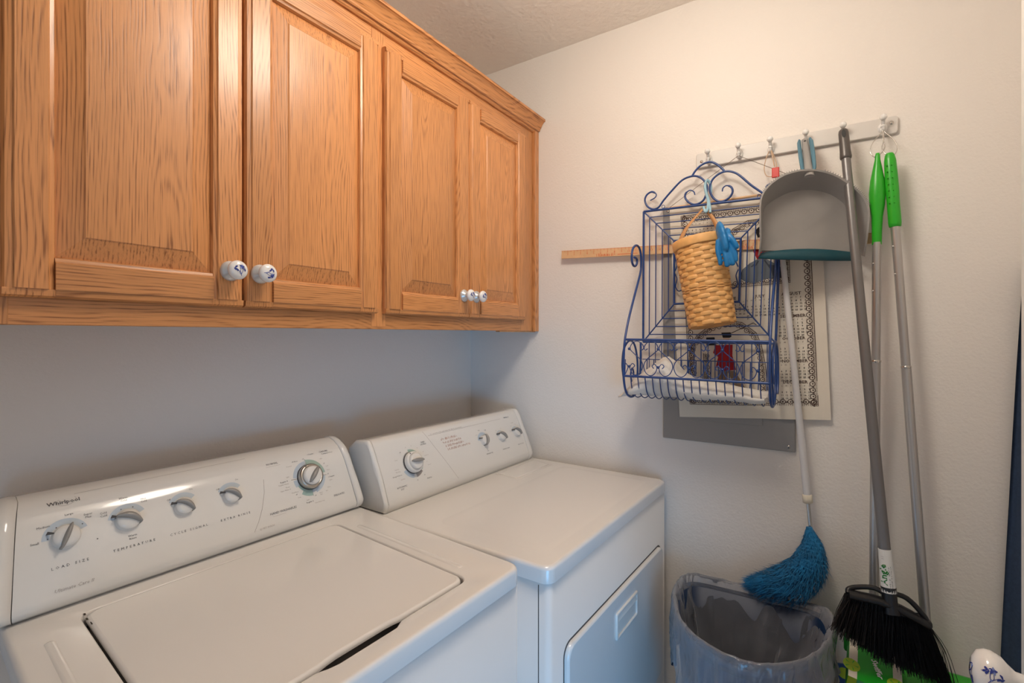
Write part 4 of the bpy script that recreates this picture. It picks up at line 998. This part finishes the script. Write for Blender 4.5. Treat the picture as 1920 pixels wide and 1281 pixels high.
# ------------------------------------------------------------------ dustpan
dpn = thing('dustpan', (-.06, -1.21, 1.577), 'grey dustpan with a teal rubber lip hanging by its handle from the fourth hook', 'dustpan')
plate = [(-0.125, -1.1035, 1.61), (-0.125, -1.1048, 1.6535), (-0.125, -1.1062, 1.697), (-0.122, -1.111, 1.726), (-0.112, -1.1307, 1.7457), (-0.095, -1.1676, 1.7657), (-0.078, -1.2102, 1.7702), (-0.062, -1.2523, 1.7587), (-0.048, -1.282, 1.7375), (-0.038, -1.2974, 1.7148), (-0.034, -1.3022, 1.6894), (-0.032, -1.3057, 1.6468), (-0.032, -1.3092, 1.6011)]
rim = [(-0.14, -1.1001, 1.5966), (-0.158, -1.1073, 1.6305), (-0.174, -1.1079, 1.6801), (-0.18, -1.1099, 1.7333), (-0.176, -1.1245, 1.7656), (-0.162, -1.1626, 1.7947), (-0.14, -1.2129, 1.8041), (-0.108, -1.2646, 1.7925), (-0.084, -1.3059, 1.7615), (-0.068, -1.331, 1.7311), (-0.064, -1.3412, 1.6949), (-0.058, -1.3381, 1.6388), (-0.05, -1.3317, 1.5853)]
b = MB(); P0 = smooth(plate, 3); P1 = smooth(rim, 3)
cpl = V(-.080, -1.2, 1.66)
b.add([cpl]+P0, [(0, i+1, i+2) for i in range(len(P0)-1)]+[(0, len(P0), 1)], 'pan_grey')
mid = [lerp(a, c, .06)+V(.002, 0, 0) for a, c in zip(P0, P1)]
b.grid([P0, [lerp(a, c, .5) for a, c in zip(P0, P1)], P1], 'pan_grey', True)
out_ = []
for a, c in zip(P0, P1):
    d = (c-cpl); d.x = 0; d.normalize(); out_.append((a+d*.005+V(.004, 0, 0), c+d*.0045))
b.grid([P1, [q[1] for q in out_]], 'pan_grey'); b.grid([[q[1] for q in out_], [q[0] for q in out_]], 'pan_grey')
cb = cpl+V(.004, 0, 0); b.add([cb]+[q[0] for q in out_], [(0, i+1, i+2) for i in range(len(P0)-1)]+[(0, len(P0), 1)], 'pan_grey')
b.build('pan', dpn)
b = MB()   # row of small comb teeth on the rim
for i in list(range(11, 17))+list(range(20, 29)):
    for t in (0, .33, .66):
        a = lerp(out_[i][1], out_[min(i+1, len(out_)-1)][1], t); d = a-cpl; d.x = 0; d.normalize(); tn = V(0, -d.z, d.y)
        b.add([a+tn*.0012, a-tn*.0012, a+d*.0045], [(0, 1, 2)], 'pan_grey'); b.add([a+tn*.0012+V(.003, 0, 0), a-tn*.0012+V(.003, 0, 0), a+d*.0045+V(.002, 0, 0)], [(0, 1, 2)], 'pan_grey')
ob = b.build('comb_teeth', dpn); ob['kind'] = 'stuff'
la = [(-0.126, -1.1023, 1.6041), (-0.103, -1.1555, 1.6104), (-0.08, -1.2103, 1.6114), (-0.057, -1.2642, 1.6067), (-0.036, -1.3103, 1.599)]
lb = [(-0.142, -1.0964, 1.588), (-0.13, -1.1576, 1.5815), (-0.11, -1.2116, 1.5781), (-0.084, -1.2644, 1.5756), (-0.052, -1.3157, 1.5753)]
b = MB(); A_, B2 = smooth(la, 3), smooth(lb, 3); b.grid([A_, B2, [p+V(.008, 0, -.001) for p in B2], [p+V(.008, 0, -.002) for p in A_], A_], 'teal'); b.build('rubber_lip', dpn)
hA, hB = V(-.044, -1.201, 1.916), V((-0.128, -1.2147, 1.7988))
hd = (hB-hA).normalized(); hs = V(0, -1, 0); hn = hd.cross(hs)
hn = hn if hn.x < 0 else -hn
b = MB(); sec = [(-.0085, .000), (-.0075, .004), (-.004, .0065), (0, .0073), (.004, .0065), (.0075, .004), (.0085, 0), (.006, -.003), (-.006, -.003)]
b.loft([[hA+hd*((hB-hA).length*t)+hs*(a*w)+hn*n for a, n in sec] for t, w in ((0, .9), (.3, 1.0), (.8, 1.15), (1.08, 1.35))], 'pan_grey')
b.build('handle', dpn)
b = MB()
for s in (1, -1):
    b.loft([[hA+hd*((hB-hA).length*t)+hs*(s*(.0085+a*k)+s*.001)+hn*(n*k+.002*math.sin(PI*t)) for a, n in ((0, .004), (.0065, .011), (.0095, .008), (.0095, .0), (.006, -.004), (0, -.003))] for t, k in ((-.02, .55), (.12, 1), (.5, 1.05), (.85, .9), (.97, .5))], 'teal_grip')
b.build('handle_grip', dpn, label='teal rubber grips along the handle')
b = MB(); b.lathe(hA+hd*.012+hn*.0066, hn, [(.0032, 0), (.0030, .0008), (0, .001)], 'black', 12); b.build('hang_hole', dpn)

# loop with a red tag on the third hook
lp_ = thing('key_loop', (-.03, -1.115, 1.84), 'thin beige loop with a small red tag hanging from the third hook', 'key loop')
b = MB(); P = smooth([(-.029, -1.115, 1.916), (-.028, -1.104, 1.890), (-.026, -1.099, 1.862), (-.026, -1.104, 1.842), (-.027, -1.117, 1.836), (-.028, -1.128, 1.846), (-.029, -1.130, 1.872), (-.029, -1.120, 1.905), (-.029, -1.115, 1.916)], 4); b.tube(P, .0013, 'loop', 6)
P = smooth([(-.029, -1.116, 1.916), (-.031, -1.121, 1.89), (-.031, -1.126, 1.862)], 4); b.tube(P, .0018, 'loop', 6, flat=(1, 1)); b.build('cord', lp_)
b = MB(); b.box((-.033, -1.138, 1.830), (-.027, -1.119, 1.859), 'red', .002); b.build('red_tag', lp_)

# ------------------------------------------------------------------ broom
bA, bB = [V(p) for p in [(-0.06, -1.289, 1.9177), (-0.19, -1.3682, 0.878)]]
br = thing('angle_broom', (-.11, -1.38, .56), 'black bristled angle broom with a grey metal handle hanging from the fifth hook', 'broom')
bd = (bB-bA).normalized()
b = MB(); L0 = (bB-bA).length
b.tube([bA+bd*.075, bA+bd*(L0*.5), bB+bd*.01], [.0105, .0112, .0118], 'alu', 18); b.build('pole', br)
b = MB(); b.lathe(bA-bd*.004, bd, [(0, 0), (.007, .001), (.0105, .005), (.0118, .012), (.0122, .06), (.0135, .078), (.0128, .082), (.0112, .084)], 'alu_dark', 20)
b.build('end_grip', br)
b = MB(); hx = bd.cross(V(0, 1, 0)).normalized(); hx = hx if hx.x < 0 else -hx
b.loft([[bA+bd*(.014+.0075*math.sin(a)*1.5)+V(0, math.cos(a)*.0048, 0)+hx*dd for a in [k*PI/8 for k in range(16)]] for dd in (.0085, .0126)], 'black', smooth=False); b.build('hang_hole', br)
b = MB(); b.tube([bB+bd*(-.004), bB+bd*.09], [.0128, .0150], 'label', 20)
bx = bd.cross(V(-1, 0, 0)).normalized(); 
def bfn(x, y):   # lettering runs along the pole on the camera side
    a = y/.0150; base = bB+bd*(.05-x); n = (V(-.86, .5, 0)-bd*bd.dot(V(-.86, .5, 0))).normalized(); s = bd.cross(n).normalized()
    return base+n*math.cos(a)*.0149+s*math.sin(a)*.0149
put2d(b, text2d('Angle', .020, bold=.0004), bfn, 'green_dark')
for k in range(2): strokes(b, bfn, -.040, -.0125-k*.0042, .060, .0026, 34, 'ink', 8+k)
strokes(b, bfn, .034, -.004, .006, .007, 4, 'ink_pale', 3)
b.build('paper_sleeve', br, label='white paper sleeve with green lettering')
hc = bB+bd*.09
bl = [(-0.222, -1.297, 0.7724), (-0.205, -1.3731, 0.7636), (-0.185, -1.447, 0.73)]
blv = [V(p) for p in bl]
b = MB(); b.tube([hc-bd*.012, hc+bd*.02, hc+bd*.045+V(-.002, -.002, 0)], [.0150, .0148, .017], 'black', 18)
P = smooth([blv[0], blv[1], blv[2]], 6); b.tube(P, .0125, 'black', 10, flat=(.75, 1.35))
b.tube(smooth([hc+bd*.03, lerp(hc+bd*.05, blv[1], .5)+V(0, -.015, -.004), lerp(blv[1], blv[2], .75)+V(0, 0, .008)], 5), [.013, .011, .010, .009, .008, .007, .006, .006, .006, .006, .006], 'black', 10)
# looped frame on both sides of the socket
arcp = [(-0.222, -1.297, 0.7736), (-0.215, -1.2992, 0.7812), (-0.205, -1.318, 0.7861), (-0.198, -1.3488, 0.7892), (-0.195, -1.3738, 0.7987), (-0.19, -1.408, 0.7795), (-0.186, -1.4367, 0.75)]
b.tube(smooth(arcp[:4]+[tuple(hc+bd*.01)], 4), .0058, 'black', 8)
b.tube(smooth([tuple(hc-bd*.0)]+arcp[5:]+[tuple(blv[2])], 4), .0058, 'black', 8)
b.build('broom_head', br)
b = MB(); rnd = random.Random(3)
be = [(-0.25, -1.2688, 0.6956), (-0.235, -1.3171, 0.6708), (-0.212, -1.3726, 0.6377), (-0.192, -1.4314, 0.6192), (-0.175, -1.4855, 0.5991)]
PE = smooth(be, 6); PS = smooth(bl, 12)
for k in range(1500):
    t = rnd.random(); s = PS[int(t*(len(PS)-1))]; e = PE[int(t*(len(PE)-1))]; e2 = PE[min(int(t*(len(PE)-1))+1, len(PE)-1)]
    fr_ = t*(len(PE)-1) % 1; e = lerp(e, e2, fr_)
    s = s+V(rnd.uniform(-.010, .010), rnd.uniform(-.006, .006), rnd.uniform(-.006, 0)); 
    e = e+V(rnd.uniform(-.022, .022), rnd.uniform(-.009, .009), rnd.uniform(-.010, .010))
    m_ = lerp(s, e, .5)+V(rnd.uniform(-.004, .004), rnd.uniform(-.003, .003), 0); w = .0009
    for dv in (V(.6, .8, 0), V(.8, -.6, 0)):
        b.add([s+dv*w, s-dv*w, m_-dv*w, m_+dv*w, e-dv*w*.6, e+dv*w*.6], [(0, 1, 2, 3), (3, 2, 4, 5)], 'bristle')
for k in range(8):   # stray bristles at the long end
    s = PS[-1]; e = V(be[-1])+V(rnd.uniform(-.01, .01), rnd.uniform(-.016, .01), rnd.uniform(-.02, .02)); b.tube(smooth([s, lerp(s, e, .5)+V(0, -.006, .01), e], 3), .0006, 'bristle', 4)
ob = b.build('bristles', br); ob['kind'] = 'stuff'

# ------------------------------------------------------------------ two mops with green handles
def mop(tag_, A, B, grip, label, bulb):
    t = thing('floor_mop', B, label, 'mop', 'mops hanging from the last hook'); d = (B-A).normalized(); L = (B-A).length
    b = MB()
    if bulb: prof = [(0, 0), (.004, .001), (.0055, .008), (.006, .018), (.009, .034), (.0155, .072), (.018, .105), (.0165, .135), (.0125, .165), (.011, .20), (.0105, grip), (.010, grip+.002)]
    else: prof = [(0, 0), (.007, .001), (.010, .006), (.0125, .02), (.0135, .05), (.0142, .09), (.0135, .13), (.0138, grip-.01), (.0125, grip), (.0105, grip+.001)]
    b.lathe(A, d, prof, 'green', 20, sx=.85, up=(1, 0, 0))
    if not bulb:
        for k in range(7):
            for q in (-1, 1): b.lathe(A+d*(.035+k*.016)+V(-.0125, q*.005+.004, 0), (-1, .3, 0), [(.0018, -.002), (.0014, .0012), (0, .0016)], 'green', 8)
    b.build('grip', t)
    b = MB(); pr_ = [.0098, .0098, .0102, .0102]
    b.tube([A+d*(grip-.005), A+d*(L*.45)], .0098, 'alu_light', 18); b.build('pole_section', t)
    b = MB(); b.tube([A+d*(L*.45), B], .0106, 'alu_light', 18); b.build('pole_section', t)
    b = MB(); b.lathe(A+d*(L*.45), d, [(.0098, -.002), (.0112, -.001), (.0112, .004), (.0106, .005)], 'steel', 18)
    b.build('pole_collar', t)
    for q in (.05, .12):
        b = MB(); b.lathe(A+d*(grip+q)+V(-.006, .007, 0), (-.6, .7, 0), [(.003, 0), (.002, .003), (0, .0035)], 'steel', 8); b.build('rivet', t)
    b = MB(); c = A+d*.006; hk_ = V(-.030, -1.375, 1.913); sgn = 1 if bulb else -1
    P = smooth([hk_, hk_+V(0, sgn*.004, -.010), lerp(hk_, c, .45)+V(0, sgn*.015, 0), lerp(hk_, c, .8)+V(0, sgn*.018, 0), c+V(0, sgn*.006, -.004), c+V(0, -sgn*.008, .004), lerp(hk_, c, .7)+V(0, -sgn*.012, 0), lerp(hk_, c, .4)+V(0, -sgn*.004, 0), hk_], 4)
    b.tube(P, .0012, 'steel', 6); b.build('hanging_ring', t)
    return t, d
m1A, m1B = V(-.048, -1.3625, 1.848), V(-.048, -1.3545, .66)
m1, d1 = mop(1, m1A, m1B, .235, 'slim mop with a bulbous green handle grip and silver pole, behind the broom', True)
b = MB(); b.lathe(m1B-d1*.035, d1, [(.0125, 0), (.014, .003), (.014, .05), (.010, .06)], 'green', 16); b.build('lower_socket', m1)
b = MB(); b.box((-.075, -1.42, .555), (-.030, -1.29, .590), 'green_dark', .006); b.tube([m1B+d1*.02, V(-.052, -1.355, .585)], .009, 'green_dark', 10); b.build('mop_head', m1)
m2A, m2B = V(-.052, -1.3865, 1.842), V(-.070, -1.458, .64)
m2, d2 = mop(2, m2A, m2B, .190, 'mop with a dotted straight green grip and silver pole, nearest the white door', False)
b = MB(); b.tube([m2B, m2B+V(-.02, -.008, -.05)], [.0108, .012], 'green_dark', 12)
hd_ = rrect(-1.565, -.190, -1.40, -.045, .02, 4)
b.loft([[(x, y, z+.0) for y, x in inset(hd_, d)] for d, z in ((0, .548), (0, .560), (.004, .566), (.012, .568))], 'green'); b.build('mop_head', m2)

# ------------------------------------------------------------------ duster
ds = thing('feather_duster', (-.06, -1.2, .63), 'blue fluffy duster on a long white tube, hanging head down over the trash can', 'duster')
dA, dB = [(-0.036, -1.1449, 1.6188), (-0.045, -1.2069, 0.9372)]
dA, dB = V(dA), V(dB); dd_ = (dB-dA).normalized(); dT = V(-.045, -1.117, 1.905)
b = MB(); b.tube([dA-dd_*.10+V(.004, 0, 0), dA, dB], [.0072, .0075, .0095], 'duster_white', 16); b.build('tube', ds)
b = MB(); b.lathe(dB-dd_*.004, dd_, [(.010, 0), (.0125, .001), (.0125, .022), (.009, .024)], 'box_cream', 8); b.build('collar', ds)
b = MB(); b.tube([dB, dB+dd_*.09], .0050, 'steel', 10); b.build('wire_stem', ds)
core = [(-0.052, -1.2116, 0.8554), (-0.06, -1.2181, 0.8016), (-0.072, -1.2063, 0.7483), (-0.085, -1.1668, 0.7039), (-0.092, -1.1104, 0.6868), (-0.095, -1.0677, 0.6792)]
rad = [.012, .036, .050, .050, .030, .005]
CP = smooth(core, 6); n = len(CP); RP = [p.x for p in smooth([(r, 0, 0) for r in rad], 6)]
b = MB(); b.tube(CP, [max(.004, r*.62) for r in RP], 'duster', 14); b.build('duster_core', ds)
b = MB(); rnd = random.Random(5)
for k in range(8000):
    i = rnd.randrange(0, n-2); c = CP[i]; t = (CP[i+1]-CP[i]).normalized(); u = t.orthogonal().normalized(); w_ = t.cross(u); a = rnd.uniform(0, 2*PI)
    o_ = u*math.cos(a)+w_*math.sin(a); r = RP[i]
    s = c+o_*r*.45; mid_ = c+o_*r*.95+t*.012; e = c+o_*r*rnd.uniform(.8, 1.16)+t*rnd.uniform(.010, .040)+u*rnd.uniform(-.010, .010)+w_*rnd.uniform(-.010, .010)+V(0, 0, -.006)
    for q in (s, mid_, e):
        if q.x > -.004: q.x = -.004
    w = .0009; dv = (t.cross(o_)+o_*rnd.uniform(-.8, .8)).normalized()
    b.add([s+dv*w, s-dv*w, mid_-dv*w, mid_+dv*w, e], [(0, 1, 2, 3), (3, 2, 4)], 'duster')
ob = b.build('fibres', ds); ob['kind'] = 'stuff'

# ------------------------------------------------------------------ trash can and liner
bc = (-.270, -1.083)
OUTL = [(-.256, -.903), (-.362, -.945), (-.425, -1.005), (-.452, -1.073), (-.448, -1.135), (-.404, -1.193), (-.327, -1.242), (-.217, -1.268), (-.135, -1.262), (-.097, -1.236), (-.092, -1.16), (-.094, -1.08), (-.098, -1.0), (-.107, -.925), (-.135, -.898), (-.190, -.893)]
CURVE = smooth([(x, y, 0) for x, y in OUTL], 12, True); NCV = len(CURVE)
def brim(q, k=1.0):
    """point on the D-shaped outline; q in 0..1 round the rim, k scales about the centre"""
    f = (q % 1)*NCV; i = int(f); p = lerp(CURVE[i % NCV], CURVE[(i+1) % NCV], f-i); k *= .955
    return (bc[0]+(p.x-bc[0])*k, bc[1]+(p.y-bc[1])*k)
NB = 96; RZ = .652
b = MB(); rings = []
for z, k in ((0.001, .72), (.02, .74), (.30, .86), (.60, .985), (RZ-.006, 1.0), (RZ, 1.015), (RZ-.010, 1.025)): rings.append([(*brim(q/NB, k), z) for q in range(NB)])
for z, k in ((RZ-.022, 1.02), (RZ-.008, 1.0), (RZ-.008, .955), (.30, .84), (.03, .71)): rings.append([(*brim(q/NB, k), z) for q in range(NB)])
b.loft(rings, 'bin'); b.build('trash_can', label='navy blue plastic trash can standing on the floor beside the dryer', cat='trash can')
NL = 320; b = MB(); rows = []
prof = [(.49, 1.015, .016), (.51, 1.02, .016), (.54, 1.03, .016), (.57, 1.035, .015), (.60, 1.042, .013), (.625, 1.05, .010), (.645, 1.06, .006), (.660, 1.066, .004), (.670, 1.056, .003), (.675, 1.035, .003), (.672, 1.010, .004), (.662, .985, .006), (.645, .962, .009), (.625, .945, .013), (.60, .925, .017), (.575, .90, .021), (.55, .875, .024), (.52, .845, .026), (.49, .80, .030), (.44, .77, .030), (.36, .73, .028), (.22, .68, .020)]
def rdg(v):   # sharp creases
    return 1-2*abs(noise.noise(v))
for i, (z, k, amp) in enumerate(prof):
    row = []
    for q in range(NL):
        u = q/NL; a = 2*PI*u; ca, sa = math.cos(a), math.sin(a); p = brim(u, k)
        w = (rdg(V(ca*4, sa*4, z*6+1))-.4)*.7+(rdg(V(ca*9+z*14, sa*9, z*5+7))-.4)*.55+(rdg(V(ca*20, sa*20+z*30, z*10))-.4)*.3+(rdg(V(ca*6+z*9, sa*6-z*9, 3))-.4)*.5
        w = min(w, .10) if i > 9 else max(w, -.15)
        r = 1+w*amp/.15
        zz = z+noise.noise(V(ca*5, sa*5, 9+i*.2))*amp*.8
        if i < 5: zz += (noise.noise(V(ca*2.2, sa*2.2, 2))*.075+noise.noise(V(ca*6, sa*6, 5))*.02)*(5-i)/5
        if i > 11: zz += (noise.noise(V(ca*2.4, sa*2.4, 4))*.10+noise.noise(V(ca*7, sa*7, 1))*.03)*(i-11)/9
        x = bc[0]+(p[0]-bc[0])*r; y = bc[1]+(p[1]-bc[1])*r
        sag = max(0, 1-math.hypot((x+.10)/.10, (y+1.175)/.075))
        zz -= .016*sag*(1 if i > 5 else 0)
        row.append((min(x, -.016), y, zz))
    rows.append(row)
b.grid(rows, 'liner', cu=True)
b.build('trash_bag', label='translucent grey plastic bag lining the navy trash can, folded over its rim', cat='trash bag')

# ------------------------------------------------------------------ cartons under the broom
def carton(name, label, c, ax_, ay_, az_, m, parts):
    t = thing(name, V(c)-V(az_), label, 'carton'); b = MB(); b.obox(c, ax_, ay_, az_, m, .0015, 1); b.build('box_body', t); parts(t); return t
# stack that carries them (its top only just reaches the frame)
sb_ = thing('storage_box', (-.17, -1.40, 0), 'plain brown cardboard box on the floor under the green cartons', 'box')
b = MB(); b.box((-.300, -1.575, 0), (-.035, -1.285, .40), 'carton', .002); b.build('box_body', sb_)
b = MB(); b.box((-.205, -1.5752, .3995), (-.150, -1.2848, .4008), 'box_cream', .0003, 1); b.build('packing_tape', sb_)
qa = [(-0.145, -1.3014, 0.6304), (-0.145, -1.4023, 0.6154), (-0.25, -1.4098, 0.6002), (-0.25, -1.2945, 0.5959)]
qa = [V(p) for p in qa]
ux = (qa[1]-qa[0]).normalized(); uy0 = (qa[3]-qa[0]); uy = (uy0-ux*uy0.dot(ux)).normalized(); un = ux.cross(uy); un = un if un.z > 0 else -un
Lx, Ly, Lz = (qa[1]-qa[0]).length/2, uy0.length/2, .020
cc_ = qa[0]+ux*Lx+uy*Ly-un*Lz
def gparts(t):
    top = lambda x, y: cc_+un*(Lz+.0004)+ux*x-uy*y
    b = MB()
    for s in (-1, 1):
        x = s*(Lx-.009); b.add([top(x-.0085, -Ly), top(x+.0085, -Ly), top(x+.0085, Ly), top(x-.0085, Ly)], [(0, 1, 2, 3)], 'box_cream')
        b.add([cc_+uy*(Ly+.0004)+ux*(x+q*.0085)+un*h for q, h in ((-1, -Lz), (1, -Lz), (1, Lz), (-1, Lz))], [(0, 1, 2, 3)], 'box_lime')
    for x, y, r in ((-.045, -.022, .017), (.040, -.028, .018)):
        put2d(b, sector(0, r, 0, 360, 20), lambda u, v: top(x+u, y+v)+un*.0003, 'box_lime')
        for k in range(5):
            a = k*1.26; b.add([top(x+math.cos(a)*r*.2, y+math.sin(a)*r*.2)+un*.0006, top(x+math.cos(a+.1)*r*.8, y+math.sin(a+.1)*r*.8)+un*.0006, top(x+math.cos(a-.1)*r*.8, y+math.sin(a-.1)*r*.8)+un*.0006], [(0, 1, 2)], 'green')
    b.add([cc_+uy*(Ly+.0003)+ux*(q*(Lx-.018))+un*h for q, h in ((-1, -Lz), (1, -Lz), (1, Lz), (-1, Lz))], [(0, 1, 2, 3)], 'box_mint')
    put2d(b, text2d('Swiffer', .017, shear=.2, bold=.0005), lambda u, v: top(.004+u*.3+v*.95, -.004-u*.95+v*.3)+un*.0006, 'print_white')
    b.build('printed_panel', t)
carton('refill_carton', 'green refill carton with lime slices and cream corners under the broom bristles', cc_, ux*Lx, uy*Ly, un*Lz, 'box_green', gparts)
qb = [V(p) for p in [(-0.06, -1.2414, 0.5021), (-0.06, -1.2925, 0.5137), (-0.085, -1.2819, 0.4489)]]
vx = (qb[1]-qb[0]).normalized(); vy0 = qb[2]-qb[0]; vy = (vy0-vx*vy0.dot(vx)).normalized(); vn = vx.cross(vy); vn = vn if vn.z > 0 else -vn
Bx, By, Bz = .030, .060, .012
cb_ = qb[0]+vx*Bx+vy*By-vn*Bz
def bparts(t):
    top = lambda x, y, h=.0004: cb_+vn*(Bz+h)+vx*x-vy*y
    b = MB(); b.add([top(-Bx, -By), top(-Bx+.006, -By), top(-Bx+.006, By), top(-Bx, By)], [(0, 1, 2, 3)], 'box_cream')
    b.add([top(-Bx+.006, -By), top(-Bx+.010, -By), top(-Bx+.010, By), top(-Bx+.006, By)], [(0, 1, 2, 3)], 'green')
    put2d(b, sector(0, .013, 0, 360, 16), lambda u, v: top(.016+u, .04+v, .0008), 'box_lime'); b.build('printed_panel', t)
carton('wipes_packet', 'blue packet with a cream and green edge beside the trash can', cb_, vx*Bx, vy*By, vn*Bz, 'box_blue', bparts)
